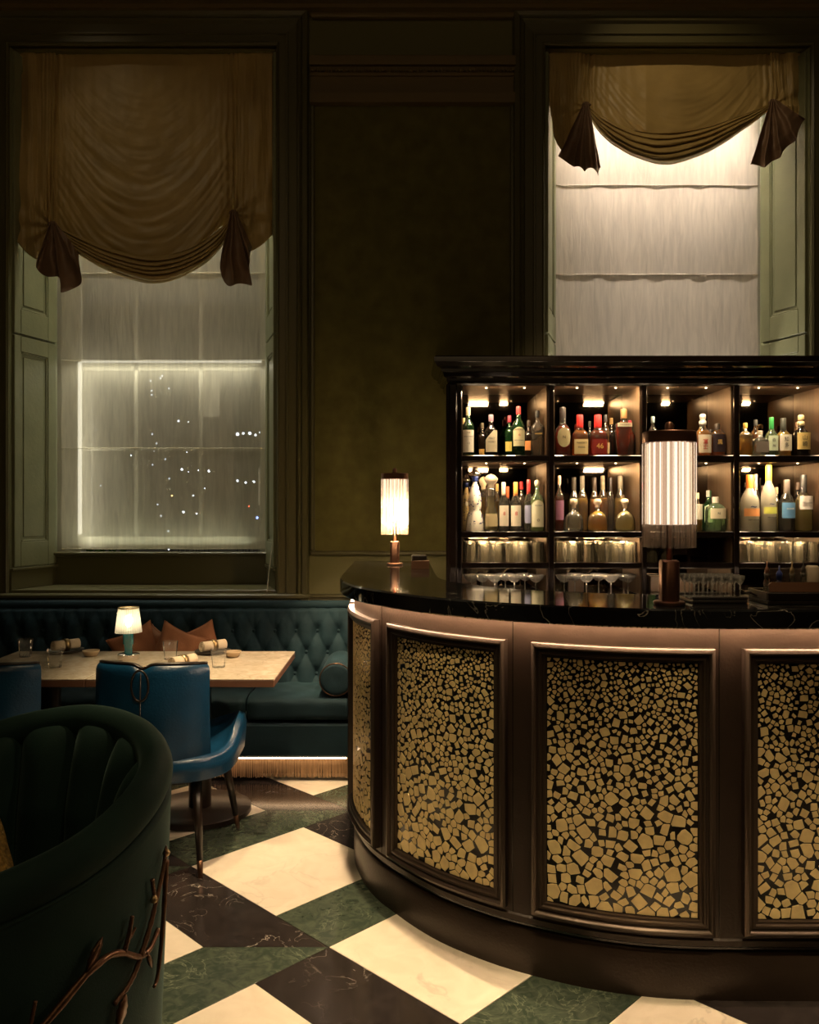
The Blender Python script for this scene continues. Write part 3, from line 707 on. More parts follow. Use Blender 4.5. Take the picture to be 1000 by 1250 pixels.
bar_lamp(482, 689, 4.38, .905, 'smaller-looking glass rod lamp at far left end of black bar top')

# ================================================================== BACK BAR CABINET
CY, CB = 4.75, 5.16
cabn = thing('bottle_cabinet', 'tall ebonised shelving cabinet with mirrored back against the window wall', 'cabinet', (0, 0, 0))
divs = [(.275, .347), (.85, .883), (1.392, 1.42), (1.926, 1.959), (2.47, 2.54)]
ZC = 2.222
for i, (a, b) in enumerate(divs):
    mb = MB(); mb.bbox(a, b, CY, CB, 0, ZC, .004)
    if i == 0: mb.bbox(a-.02, a+.02, CY-.02, CY+.05, 0, ZC, .006); mb.bbox(a-.008, b-.03, CY-.035, CY, .9, ZC, .008)
    mb.obj('upright', M['cab'], cabn)
for i in range(4):
    a, b = divs[i][1], divs[i+1][0]
    for (x_, sg) in ((a+.001, 1), (b-.001, -1)):
        x0_, x1_ = sorted((x_, x_+.006*sg)); MB().box(x0_, x1_, CY+.03, CB-.01, 1.0, ZC).obj('side_lining', M['cabin'], cabn)
    MB().box(a, b, CB-.012, CB-.004, .98, ZC).obj('mirror_back', M['mirror'], cabn)
    for z, t in ((1.81, .036), (1.368, .034), (1.188, .034), (.985, .03)):
        MB().bbox(a, b, CY+.004, CB-.014, z-t, z, .003).obj('shelf', M['cab'], cabn)
        MB().box(a+.006, b-.006, CY+.03, CB-.02, z-t-.004, z-t).obj('shelf_lining', M['cabin'], cabn)
    MB().box(a, b, CY+.01, CB-.014, ZC-.006, ZC+.01).obj('head_lining', M['cabin'], cabn)
    for z in (ZC-.006, 1.77, 1.33):
        if z == 1.33 and i == 2: continue
        for fx in (.3, .75):
            MB().lathe([(.0045, -.003), (.006, 0)], lerp(a, b, fx), CY+.10, z, 12).obj('puck_light', M['puck'], cabn)
        fx = (.33, .8, .3, .3)[i]
        area('cabinet_or_fill_light', (lerp(a, b, fx), CY+.03, z-.010), (lerp(a, b, fx), CY+.27, z-.4), (2.4 if z < 2 and i == 0 else 3.6) if z > 1.5 else 2.4, .13, .05, (1, .72, .42))
        area('cabinet_or_fill_light', (lerp(a, b, 1-fx), CY+.03, z-.010), (lerp(a, b, 1-fx), CY+.27, z-.4), 1.8, .05, .03, (1, .72, .42))
    if i < 3: area('cabinet_or_fill_light', (lerp(a, b, .5), CY+.04, 1.145), (lerp(a, b, .5), CY+.14, 1.0), 1.1, .3, .02, (1, .75, .48))  # extra light added under the low shelf to brighten the coupes
    MB().bbox(a, b, CY+.002, CY+.03, .03, .945, .004).obj('cupboard_door', M['cab'], cabn)
MB().box(divs[0][0], divs[-1][1], CB-.004, CB+.006, 0, ZC).obj('back_board', M['cab'], cabn)
cor = [(0, 2.215), (.012, 2.225), (.018, 2.24), (.018, 2.252), (.035, 2.262), (.04, 2.285), (.052, 2.29), (.052, 2.303), (.075, 2.315), (.088, 2.335), (.092, 2.338), (.092, 2.365), (.085, 2.372), (0, 2.372)]
mb = MB(); k = len(cor); vs = []
xL, xR = divs[0][0], divs[-1][1]
for (cx, cy, dx, dy) in ((xL, CB, -1, 0), (xL, CY, -1, -1), (xR, CY, 1, -1), (xR, CB, 1, 0)):
    vs += [(cx+dx*o_, cy+dy*o_, z) for (o_, z) in cor]
mb.add(vs, [(j*k+i, (j+1)*k+i, (j+1)*k+i+1, j*k+i+1) for j in range(3) for i in range(k-1)]); mb.box(xL-.085, xR+.085, CY-.085, CB, 2.368, 2.372)
mb.obj('cornice', M['cab'], cabn)

# ------------------------------------------------------------------ bottles
PROF = {
 'round': ([(.9, 0), (1, .02), (1, .56), (.95, .61), (.75, .67), (.42, .73), (.34, .77), (.32, .88)], 2.0, .36, .84),
 'broad': ([(.9, 0), (1, .03), (1, .46), (.93, .54), (.7, .6), (.45, .65), (.36, .72), (.34, .88)], 3.0, .38, .68),
 'square': ([(.9, 0), (1, .02), (1, .6), (.9, .66), (.5, .72), (.26, .76), (.26, .88)], 5.0, .32, .85),
 'dome': ([(.9, 0), (1, .04), (1, .22), (.96, .36), (.8, .47), (.5, .55), (.24, .6), (.2, .72)], 2.6, .3, .7),
 'taper': ([(.66, 0), (.72, .03), (1, .6), (.98, .66), (.8, .7), (.4, .73), (.32, .76), (.3, .84)], 3.0, .36, .8),
 'tall': ([(.9, 0), (1, .02), (1, .5), (.92, .58), (.7, .66), (.44, .73), (.36, .78), (.34, .9)], 2.0, .38, .72),
 'squat': ([(.92, 0), (1, .03), (1, .6), (.9, .7), (.55, .78), (.3, .82), (.28, .9)], 3.2, .34, .82),
 'decant': ([(.85, 0), (1, .05), (1, .2), (.9, .3), (.55, .42), (.5, .6), (.55, .7), (.5, .76)], 2.3, .62, .74),
}
GC = {}
def gl(key, tint, body, bcol):
    if key not in GC: GC[key] = glassm('glass_'+key, tint, body, bcol, .42)
    return GC[key]
GLS = dict(clear=((.98, .97, .95), .04, (.9, .85, .7)), green=((.12, .3, .1), .3, (.03, .14, .04)), dark=((.14, .09, .05), .35, (.05, .035, .025)),
           frost=((.9, .9, .85), .6, (.95, .92, .75)), lgreen=((.75, .9, .72), .16, (.5, .75, .45)), smoke=((.75, .68, .58), .15, (.4, .33, .26)))
LIQ = dict(none=None, amber=((.95, .55, .16), .68, (.98, .33, .03)), gold=((.98, .8, .35), .66, (1, .64, .12)), red=((.8, .14, .05), .55, (.7, .06, .02)), pale=((.96, .92, .7), .5, (1, .88, .4)),
           cleard=((.97, .97, .93), .2, (.95, .92, .78)), orange=((.95, .5, .12), .7, (1, .42, .08)), dk=((.35, .14, .05), .5, (.2, .06, .02)))
PC = {}
def paint(c):
    k_ = tuple(round(x, 3) for x in c)
    if k_ not in PC: PC[k_] = mat('paint_%d' % len(PC), c, .4)
    return PC[k_]
def bottle(px, wpx, ytop, ybase, Y, shape, glass, liquid, capc, lab, labc, txt, label, extra=None):
    zb_ = 1.81 if ybase < 600 else 1.368
    R = wpx/2*.001*Y; Hh = (ybase-ytop)*.001*Y*1.0; x = PX(px, Y)
    bi = 0 if px < 673 else 1 if px < 787 else 2 if px < 900 else 3
    x = min(max(x, divs[bi][1]+R+.009), divs[bi+1][0]-R-.009)
    B = thing('bottle', label, 'bottle', (x, Y, zb_+.0005), 0, 'bottles on the upper shelf' if zb_ > 1.5 else 'bottles on the middle shelf')
    prof, e, cr, cz = PROF[shape]; dep = .72 if shape in ('taper', 'dome') else 1
    g_ = GLS[glass]
    MB().lathe([(r*R, z*Hh) for r, z in prof], n=24, e=e, sy=dep).obj('glass_body', gl(glass, *g_), B, smooth=True)
    if LIQ[liquid]:
        lp = [(r*R*.93, z*Hh+.003) for r, z in prof if z < .62]; MB().lathe(lp, n=20, e=e, sy=dep*.98).obj('liquid', gl('liq_'+liquid, *LIQ[liquid]), B, smooth=True)
    cm = paint(capc)
    if shape in ('dome',):
        MB().lathe([(.2*R, .70*Hh), (.24*R, .76*Hh), (.2*R, .79*Hh), (.36*R, .84*Hh), (.4*R, .91*Hh), (.3*R, .98*Hh), (.05*R, Hh)], n=18).obj('stopper', cm, B, smooth=True)
    elif shape == 'decant':
        MB().lathe([(.4*R, .74*Hh), (.5*R, .78*Hh), (.45*R, .81*Hh), (.8*R, .86*Hh), (.95*R, .91*Hh), (.8*R, .94*Hh), (.5*R, .98*Hh), (.05*R, Hh)], n=18).obj('stopper', cm, B, smooth=True)
    elif extra == 'ball':
        MB().lathe([(.3*R, .86*Hh), (.34*R, .9*Hh), (.42*R, .94*Hh), (.36*R, .985*Hh), (.05*R, Hh)], n=16).obj('stopper', cm, B, smooth=True)
    elif extra == 'step':
        MB().lathe([(.34*R, .72*Hh), (.46*R, .76*Hh), (.46*R, .82*Hh), (.3*R, .86*Hh), (.4*R, .9*Hh), (.4*R, .97*Hh), (.2*R, Hh)], n=16).obj('stopper', cm, B, smooth=True)
    else:
        MB().lathe([(cr*R*1.05, cz*Hh), (cr*R*1.05, .985*Hh), (cr*R*.9, Hh)], n=16).obj('cap', cm, B, ang=40)
    if lab:
        z0, z1 = lab[0]*Hh, lab[1]*Hh; shp = lab[2] if len(lab) > 2 else 'rect'; rl = R+.0012
        def sec(a):
            c_, s_ = sin(a), -cos(a)
            q = (abs(c_)**e+abs(s_)**e)**(-1/e) if e != 2 else 1
            return (rl*c_*q, rl*s_*q*dep)
        mb = MB(); am = 1.0 if e == 2 else .82
        def fl_(u, v):
            a = lerp(-am, am, u); tz = 2*u-1
            lo, hi = z0, z1
            if shp == 'oval': hh = math.sqrt(max(0, 1-tz*tz)); m_ = (z0+z1)/2; lo, hi = m_-hh*(z1-z0)/2, m_+hh*(z1-z0)/2
            if shp == 'slope': hi = z1-(z1-z0)*.35*max(0, -(tz-.3))
            if shp == 'arch': hi = z1-(z1-z0)*.18*tz*tz
            if shp == 'diag': lo, hi = z0+(z1-z0)*.5*(u), z0+(z1-z0)*(.5+.5*u)
            xx, yy = sec(a); return (xx, yy, lerp(lo, hi, v))
        if z1 > .6*Hh and shape == 'taper': pass
        lb = mb.grid(fl_, 13, 5).obj('paper_label', paint(labc), B, smooth=True)
        if txt:
            for (s_, sz, dz, m_) in txt:
                text(s_, sz*R, m_, lb, (0, -R*dep*(1.0 if e != 2 else 1.0)-.0028, lerp(z0, z1, dz)), name='lettering')
    return B
F, K2 = 4.87, 5.02
ink, inkr, inkg = M['ink'], M['inkr'], M['inkg']
wi_ = M['white']
cream = (.72, .64, .48); wht = (.75, .7, .62)
# upper shelf, first bay
U = 556; Lw = 648.5
bottle(571.5, 15, 496, U, F, 'round', 'green', 'dk', (.7, .62, .45), (.08, .53), wht, [('THE', .3, .88, ink), ('SINGLE MALT', .26, .7, ink), ('12', .5, .4, ink)], 'green whisky bottle with cream cap and tall white label, first on upper shelf')
bottle(566.5, 8, 507, U, K2, 'round', 'dark', 'dk', (.7, .55, .25), None, None, None, 'dark bottle with yellow cap peeping behind first bottle of upper shelf')
bottle(599.5, 16, 505, U, F, 'round', 'dark', 'dk', (.22, .14, .18), (.1, .62, 'slope'), cream, [('MALT', .36, .62, ink), ('WHISKY', .3, .45, ink)], 'dark bottle with mauve cap and slant-topped cream label on upper shelf')
bottle(589, 10, 513, U, K2, 'round', 'dark', 'amber', (.1, .08, .05), (.05, .25), (.6, .35, .1), None, 'short dark bottle with orange base label behind mauve-capped bottle')
bottle(622, 12, 504, U, K2, 'round', 'green', 'dk', (.35, .02, .04), (.15, .38), (.7, .55, .15), None, 'green bottle with crimson cap and yellow label behind cream-and-green one')
bottle(633, 16, 495, U, F, 'round', 'green', 'dk', (.45, .03, .03), (.2, .58, 'arch'), (.72, .66, .42), [('JAMESON', .38, .86, ink), ('*', .9, .52, inkr), ('IRISH WHISKEY', .22, .3, ink)], 'green bottle with red cap and arched cream label lettered in black')
bottle(645.5, 11, 510, U, K2, 'round', 'dark', 'amber', (.05, .03, .02), (.2, .45), (.7, .3, .1), None, 'small brown bottle with orange label beside square clear bottle')
bottle(657, 15, 500, U, F, 'square', 'smoke', 'none', (.02, .02, .02), (.35, .62, 'diag'), (.03, .025, .02), [('WALKER', .3, .5, inkg)], 'square clear bottle with black cap and slanting black label')
bottle(666, 8, 521, U, K2, 'square', 'smoke', 'amber', (.03, .02, .02), None, None, None, 'amber bottle half hidden behind square clear bottle at first divider')
# second bay
bottle(687, 19, 496, U, F, 'broad', 'clear', 'red', (.02, .015, .015), (.18, .58, 'oval'), (.45, .38, .22), [('N', .5, .5, ink)], 'ruby whiskey bottle with tall black stopper and oval label', None)
bottle(708, 20, 505, U, F, 'broad', 'clear', 'amber', (.62, .02, .02), (.05, .4), (.72, .58, .3), [("MAKER'S", .32, .75, ink), ('MARK', .32, .45, ink)], 'red wax-topped bottle with yellow label on upper shelf')
bottle(730, 22, 505, U, F, 'broad', 'clear', 'red', (.62, .02, .02), (.05, .4), (.22, .02, .015), [('46', .8, .52, inkg)], 'red wax-topped bottle with dark red label numbered 46')
bottle(720, 9, 511, U, K2, 'round', 'dark', 'dk', (.05, .04, .03), None, None, None, 'slim dark bottle between the two red wax-topped bottles')
bottle(739.5, 11, 503, U, K2, 'round', 'smoke', 'amber', (.03, .03, .035), (.1, .35), (.6, .45, .25), None, 'black-capped amber bottle behind the bottle numbered 46')
bottle(746.5, 10, 507, U, K2, 'round', 'dark', 'dk', (.28, .17, .06), None, None, None, 'dark bottle with tan cap between 46 bottle and flared bottle')
bottle(761.5, 21, 498, U, F, 'taper', 'clear', 'red', (.25, .13, .05), (.62, .70), (.5, .4, .3), [('WHISKEY', .3, .5, ink)], 'flared wide-shouldered bourbon bottle with wooden stopper')
bottle(778, 12, 512, U, F, 'round', 'clear', 'red', (.4, .02, .05), None, None, None, 'ruby bottle with crimson neck at second divider of upper shelf')
# third bay
bottle(797, 12, 507, U, F, 'round', 'smoke', 'none', (.3, .4, .42), None, None, None, 'clear bottle with bluish cap behind top of the large lamp')
bottle(858, 19, 504, U, F, 'broad', 'clear', 'orange', (.6, .58, .55), (.08, .5), (.66, .58, .45), [('富', .7, .6, inkr), ('士', .7, .3, inkr)], 'rosy bottle with silver stepped stopper and red brush lettering', 'step')
bottle(878.5, 18, 516, U, F, 'squat', 'clear', 'amber', (.04, .03, .025), (.12, .66), (.025, .015, .02), [('黒', .7, .55, inkg)], 'squat amber bottle with black label and dark cap on upper shelf')
bottle(891, 10, 521, U, K2, 'squat', 'dark', 'dk', (.03, .02, .02), None, None, None, 'small dark bottle by the third divider of upper shelf')
# fourth bay
bottle(910, 15, 515, U, F, 'square', 'clear', 'gold', (.68, .42, .1), None, None, None, 'golden bottle with honey-coloured stopper beside third divider')
bottle(922.5, 13, 509, U, K2, 'round', 'clear', 'amber', (.03, .03, .03), None, None, None, 'amber bottle with black cap behind grey-labelled square flask')
bottle(928, 17, 525, U, F-.02, 'square', 'clear', 'cleard', (.55, .48, .38), (.14, .56), (.2, .17, .15), None, 'small square clear flask with grey square label')
bottle(942, 14, 508, U, F, 'broad', 'lgreen', 'none', (.02, .22, .05), (.14, .52), (.55, .66, .5), [('白', .62, .7, ink), ('州', .62, .3, ink)], 'green bottle with green cap and black brush lettering')
bottle(956.5, 17, 509, U, F, 'broad', 'clear', 'gold', (.03, .035, .03), (.14, .56), (.8, .75, .62), [('知', .7, .7, ink), ('多', .7, .32, ink)], 'golden bottle with black cap and white brush-lettered label')
bottle(978, 19, 505, U, F, 'broad', 'dark', 'dk', (.72, .6, .35), (.16, .56), (.74, .56, .22), [('山', .7, .68, ink), ('崎', .7, .3, ink)], 'dark bottle with cream stepped stopper and yellow label', 'step')
bottle(998, 15, 512, U, K2, 'broad', 'dark', 'amber', (.15, .08, .04), (.1, .4), (.3, .2, .08), None, 'dark amber bottle at right edge of upper shelf')
# middle shelf, first bay: ceramic bottle
def ceramic(px, wpx, ytop, Y, m_, label):
    R = wpx/2*.001*Y; Hh = (Lw-ytop)*.001*Y; B = thing('bottle', label, 'bottle', (max(PX(px, Y), divs[0][1]+R+.009), Y, 1.3685), 0, 'bottles on the middle shelf')
    MB().lathe([(r*R, z*Hh) for r, z in [(.98, 0), (1, .01), (.96, .12), (.84, .22), (.68, .29), (.62, .32), (.72, .39), (.72, .48), (.62, .58), (.42, .68), (.24, .74), (.22, .77)]], n=28).obj('ceramic_body', m_, B, smooth=True)
    MB().lathe([(.2*R, .76*Hh), (.42*R, .78*Hh), (.34*R, .82*Hh), (.5*R, .84*Hh)], n=20).obj('collar', M['cobalt'], B, smooth=True)
    MB().lathe([(.4*R, .84*Hh), (.74*R, .875*Hh), (.66*R, .91*Hh), (.34*R, .93*Hh), (.36*R, .96*Hh), (.2*R, .99*Hh), (.03*R, Hh)], n=20).obj('stopper', M['chrome'], B, smooth=True)
    r_ = random.Random(int(px)); mb = MB()
    for k in range(46):
        z = r_.uniform(.03, .7); a = r_.uniform(-PI, 0); rr = R*[.98, .95, .84, .62, .73, .72, .6, .4][min(7, int(z*10.5))]
        q = r_.uniform(.05, .11)*R
        c = Vector((rr*cos(a), rr*sin(a), z*Hh)); t = Vector((-sin(a), cos(a), 0)); n_ = Vector((cos(a), sin(a), 0)); ph = r_.uniform(0, 6)
        pts = [c+n_*.0012+(t*cos(ph+b*PI/3)*q*(1.5 if b % 3 == 0 else .7)+Vector((0, 0, 1))*sin(ph+b*PI/3)*q*(1.5 if b % 3 == 0 else .7)) for b in range(6)]
        mb.add([p for p in pts]+[p-n_*.004 for p in pts], [tuple(range(6))]+[(i, (i+1) % 6, 6+(i+1) % 6, 6+i) for i in range(6)])
    tag(mb.obj('painted_flower', M['cobalt'], B), kind='stuff')
    mb = MB(); mb.lathe([(.26*R, -.001), (.26*R, .002), (.2*R, .003)], n=18, sy=1.5)
    o = mb.obj('medallion', M['white'], B, (0, -.71*R, .47*Hh), ang=40); o.rotation_euler = (PI/2-.12, 0, 0)
    return B
ceramic(580, 22, 570, F, M['ceramic'], 'white ceramic bottle painted with blue flowers and crowned with silver stopper')
ceramic(568.5, 15, 580, K2, paint((.6, .45, .2)), 'ochre ceramic bottle tucked behind the blue and white one')
bottle(599.5, 18, 579, Lw, F, 'decant', 'clear', 'pale', (.2, .16, .12), (.08, .3), (.5, .42, .25), None, 'tall cut-glass decanter with flared silver stopper')
bottle(590, 12, 583, Lw, K2, 'decant', 'clear', 'gold', (.5, .4, .25), None, None, None, 'slim decanter between ceramic bottle and tall decanter')
bottle(615, 13, 589, Lw, F, 'tall', 'clear', 'cleard', (.55, .45, .35), (.1, .52), (.76, .7, .58), [('8', .95, .6, inkr)], 'clear bottle with clear stopper and red figure 8')
bottle(629.5, 14, 589, Lw, F, 'tall', 'clear', 'cleard', (.75, .22, .05), (.1, .52), (.76, .7, .58), [('8', .95, .6, inkr)], 'clear bottle with orange neck and red figure 8')
bottle(620, 10, 595, Lw, K2, 'tall', 'smoke', 'none', (.6, .12, .03), None, None, None, 'bottle with orange cap behind and between the two figure 8 bottles')
bottle(636.5, 11, 589, Lw, K2, 'round', 'smoke', 'none', (.6, .02, .02), None, None, None, 'red-capped bottle behind the orange-necked one')
bottle(607, 9, 592, Lw, K2, 'round', 'clear', 'gold', (.5, .35, .1), None, None, None, 'thin golden bottle behind tall decanter on middle shelf')
bottle(645.5, 12, 586, Lw, F, 'tall', 'clear', 'cleard', (.6, .03, .03), (.15, .5), (.3, .32, .5), None, 'clear bottle with tall red cap and blue label')
bottle(656.5, 17, 586, Lw, F-.02, 'round', 'lgreen', 'pale', (.66, .55, .42), (.08, .6, 'arch'), (.66, .64, .48), [('TEQUILA', .26, .8, ink), ('O', .5, .25, ink)], 'pale green bottle with round cork stopper and arched label', 'ball')
# second bay
bottle(683, 11, 581, Lw, F, 'round', 'smoke', 'red', (.5, .3, .2), (.2, .55), (.28, .12, .2), None, 'slim bottle with purple and red patterned label')
bottle(700.5, 24, 609, Lw, F, 'dome', 'clear', 'cleard', (.75, .6, .42), None, None, None, 'domed clear flask with round cork, leftmost of the three')
bottle(729.5, 25, 609, Lw, F, 'dome', 'clear', 'gold', (.75, .6, .42), None, None, None, 'domed amber flask with round cork, middle of the three')
bottle(763, 24, 609, Lw, F, 'dome', 'clear', 'pale', (.75, .6, .42), None, None, None, 'domed greenish flask with round cork, rightmost of the three')
for (x_, w_, t_, lq, cc, lab_) in ((701, 13, 584, 'pale', (.04, .03, .02), 'pale gold bottle with dark stopper right behind leftmost domed flask'),
    (711, 14, 582, 'gold', (.2, .17, .12), 'pale gold bottle with grey stopper, right of the dark-stoppered one'),
    (726, 13, 584, 'orange', (.05, .03, .02), 'orange bottle with dark stopper right behind middle domed flask'),
    (736, 13, 582, 'orange', (.25, .2, .12), 'orange bottle with grey stopper behind middle domed flask'),
    (745.5, 10, 584, 'dk', (.03, .02, .02), 'narrow dark brown bottle between middle and rightmost domed flasks'),
    (757.5, 15, 582, 'gold', (.2, .17, .12), 'tall golden bottle standing behind rightmost domed flask')):
    bottle(x_, w_, t_, Lw, K2, 'tall', 'clear', lq, cc, None, None, None, lab_)
bottle(775, 12, 606, Lw, K2, 'tall', 'clear', 'gold', (.5, .35, .15), None, None, None, 'golden bottle beside second divider of middle shelf')
# third bay
bottle(851.5, 12, 602, Lw, F, 'round', 'clear', 'gold', (.5, .45, .3), (.3, .7), (.7, .66, .55), None, 'pale bottle with white label just right of large lamp')
bottle(865, 14, 600, Lw, K2, 'round', 'green', 'none', (.55, .55, .5), (.2, .6), (.45, .5, .35), None, 'green bottle with silver cap behind squat gin bottle')
bottle(874, 22, 607, Lw, F, 'squat', 'lgreen', 'none', (.5, .48, .42), (.36, .66), (.72, .66, .5), [('N', .4, .5, ink)], 'squat pale green gin bottle with white label')
bottle(891, 14, 600, Lw, K2, 'round', 'green', 'none', (.03, .1, .04), None, None, None, 'dark green bottle beside third divider of middle shelf')
bottle(795, 12, 600, Lw, K2, 'round', 'green', 'gold', (.4, .3, .1), None, None, None, 'greenish bottle beside second divider behind large lamp')
# fourth bay
bottle(915.5, 22, 580, Lw, F, 'tall', 'frost', 'none', (.72, .2, .03), (.26, .40), (.8, .36, .14), [('GREY GOOSE', .2, -.45, ink), ('~', 1.2, 1.25, M['cobalt'])], 'frosted bottle with orange neck and orange-blue label')
bottle(938.5, 18, 568, Lw, F, 'tall', 'frost', 'none', (.72, .6, .05), (.26, .36), (.62, .66, .14), [('GREY GOOSE', .2, -.55, ink), ('~', 1.1, 1.5, M['cobalt'])], 'frosted bottle with yellow neck, tallest of middle shelf')
bottle(922.5, 12, 580, Lw, K2, 'tall', 'clear', 'cleard', (.6, .5, .4), None, None, None, 'clear bottle behind orange-necked frosted bottle')
bottle(931, 10, 594, Lw, K2, 'round', 'smoke', 'gold', (.06, .03, .02), None, None, None, 'amber bottle with dark cap between the two frosted bottles')
bottle(948, 11, 596, Lw, K2, 'round', 'clear', 'pale', (.6, .5, .3), None, None, None, 'pale bottle behind yellow-necked frosted bottle')
bottle(960.5, 19, 586, Lw, F, 'tall', 'clear', 'cleard', (.1, .08, .07), (.25, .55), (.12, .28, .5), [('AGAVE', .3, .6, M['white'])], 'clear bottle with blue square label and thin neck')
bottle(981, 19, 580, Lw, F, 'broad', 'clear', 'pale', (.03, .03, .03), (.38, .62), (.74, .7, .66), [('TEQUILA', .3, .5, ink)], 'clear square-shouldered bottle with white label and black cap')
bottle(998, 14, 590, Lw, K2, 'round', 'dark', 'dk', (.1, .06, .04), None, None, None, 'dark bottle at right edge of middle shelf')

# ------------------------------------------------------------------ glassware in the cabinet
def tumbler_mesh(r, h, up=True, name='glass_body', m=None, taper=.85, thick=.003):
    pr = [(r*taper*.6, 0), (r*taper, .002), (r, h), (r-thick, h), (r*taper-thick, .012), (r*taper*.3, .012)]
    if not up: pr = [(a, h-b) for a, b in pr][::-1]
    return MB().lathe(pr, n=11).mesh(name, m or M['barglass'], ang=25)
tg = tumbler_mesh(.041, .118, False)
rnd = random.Random(9)
def glassobj(me, loc, label, group, cat='glass', name='tumbler'):
    o = bpy.data.objects.new(name, me); C.objects.link(o); o.location = loc; return tag(o, label, cat, group)
for bay, phrase in ((0, 'upturned tumbler in rows under the ceramic and figure 8 bottles'), (1, 'upturned tumbler in rows under the three domed flasks'), (3, 'upturned tumbler in rows under the frosted bottles')):
    a, b = divs[bay][1]+.05, divs[bay+1][0]-.05
    for row, Yr in ((0, CY+.07), (1, CY+.19)):
        for i in range(6):
            glassobj(tg, (lerp(a, b, i/5)+rnd.uniform(-.002, .002), Yr+rnd.uniform(-.004, .004), 1.1885), phrase, 'upturned tumblers in bay %s' % ('one', 'two', '', 'four')[bay])
a = divs[2][1]+.05
for i in range(2): glassobj(tg, (a+.09*i, CY+.09, 1.1885), ['upturned tumbler beside second divider behind large lamp', 'upturned tumbler right behind stem of large lamp'][i], 'upturned tumblers in bay three')
def coupe_mesh(r, h, bowl=.045):
    return MB().lathe([(.6*r, 0), (.62*r, .002), (.06*r+.002, .006), (.0035, .02), (.0035, h-bowl), (.02, h-bowl+.004), (.8*r, h-bowl*.45), (r, h), (r-.002, h), (.76*r, h-bowl*.45+.002), (.01, h-bowl+.008)], n=18).mesh('glass_body', M['rimglass'], True)
cm_ = coupe_mesh(.052, .125)
for k_, (px, dy) in enumerate([(574, 0), (589, .02), (604, 0), (617, .1), (628, 0), (641, .11), (655, 0), (689, 0), (702, .1), (716, 0), (731, .1), (746, 0), (762, .09), (778, 0)]):
    Yc = CY+.075+dy; X = PX(px, Yc); 
    if any(a-.06 < X < b+.06 for a, b in divs): X += .0
    bay = 0 if px < 673 else 1
    nth = ('first', 'second', 'third', 'fourth', 'fifth', 'sixth', 'seventh')[k_ % 7]
    glassobj(cm_, (min(max(X, divs[bay][1]+.062), divs[bay+1][0]-.062), Yc, .9855), 'stemmed coupe glass, %s from left under the %s' % (nth, 'ceramic and figure 8 bottles' if bay == 0 else 'three domed flasks'), 'coupe glasses in bay %s' % ('one' if bay == 0 else 'two'), name='coupe_glass')
for i, (px, lab_) in enumerate(((572, 'small tan wooden box behind coupes, nearest left end'), (595, 'small tan wooden box behind coupes, second from left end'), (700, 'small tan wooden box behind coupes in second bay'), (800, 'small tan wooden box behind large lamp'), (833, 'small tan wooden box beside column of large lamp'))):
    Yc = CY+.36-.03; o = MB().bbox(-.05, .05, -.03, .03, 0, .1, .004).obj('wooden_box', M['cabin'], None, (PX(px, Yc)+.01, Yc, .9855)); tag(o, lab_, 'box')
    if i == 0: o.location.x = divs[0][1]+.065

# ------------------------------------------------------------------ on the bar top
tr = MB(); Yt = 2.63; xt0, xt1 = PX(840, Yt), PX(906, Yt)
tray = tag(MB().bbox(-.088, .088, -.075, .075, 0, .012, .003).bbox(-.088, .088, -.075, -.069, .012, .022, .002).bbox(-.088, .088, .069, .075, .012, .022, .002).obj('serving_tray', M['plate'], None, (1.005, 2.66, 1.2005)), 'black tray carrying rows of small stemmed glasses on bar top', 'tray')
nn = MB().lathe([(.014, 0), (.0145, .002), (.003, .004), (.0022, .01), (.0022, .045), (.008, .05), (.014, .062), (.0145, .074), (.013, .074), (.012, .062), (.002, .052)], n=12).mesh('glass_body', M['rimglass'], True)
for i in range(6):
    for j in range(3):
        glassobj(nn, (.932+.029*i, 2.61+.045*j, 1.2127), 'small stemmed glass standing on the black tray', 'stemmed glasses on the tray', name='stemmed_glass')
cad = thing('bottle_caddy', 'dark walnut caddy box with raised slanted front at right of bar top', 'box', (PX(966, 2.6)+.01, 2.62, 1.2005))
mb = MB(); mb.bbox(-.105, .105, -.07, .08, 0, .012, .002); mb.bbox(-.105, .105, -.07, -.06, .012, .038, .003); mb.bbox(-.105, .105, .07, .08, .012, .04, .003); mb.bbox(-.105, -.095, -.06, .07, .012, .038, .002); mb.bbox(.095, .105, -.06, .07, .012, .038, .002)
mb.obj('box_body', M['darkwood'], cad)
mb = MB().prism([(-.098, 0), (.098, 0), (.098, .024), (.09, .031), (-.09, .031), (-.098, .024)], 0, .008); o = mb.obj('front_panel', mat('walnut', (.11, .05, .025), .4, bump=.05, bscale=30, stretch=(.2, 1, 1)), cad, (0, -.058, .038)); o.rotation_euler = (PI/2-.25, 0, 0)
cb = [(926, .012, .052, 'copper', 'small clear dasher bottle with pink copper spout at left of caddy', 0), (936.5, .015, .085, 'copper', 'clear cruet with copper-tinted cork in the caddy', 1),
      (951.5, .02, .075, 'cobalt', 'round cobalt blue bottle with dark stopper in the caddy', 2), (967, .014, .085, 'brass', 'clear cruet with brass spout in the caddy', 1), (981, .014, .088, 'plate', 'clear cruet with black spout in the caddy', 1), (998, .02, .11, 'napkin', 'tall pale bottle at right edge of caddy', 3)]
blueg = glassm('cobalt_glass', (.03, .05, .35), .4, (.01, .015, .12), .45)
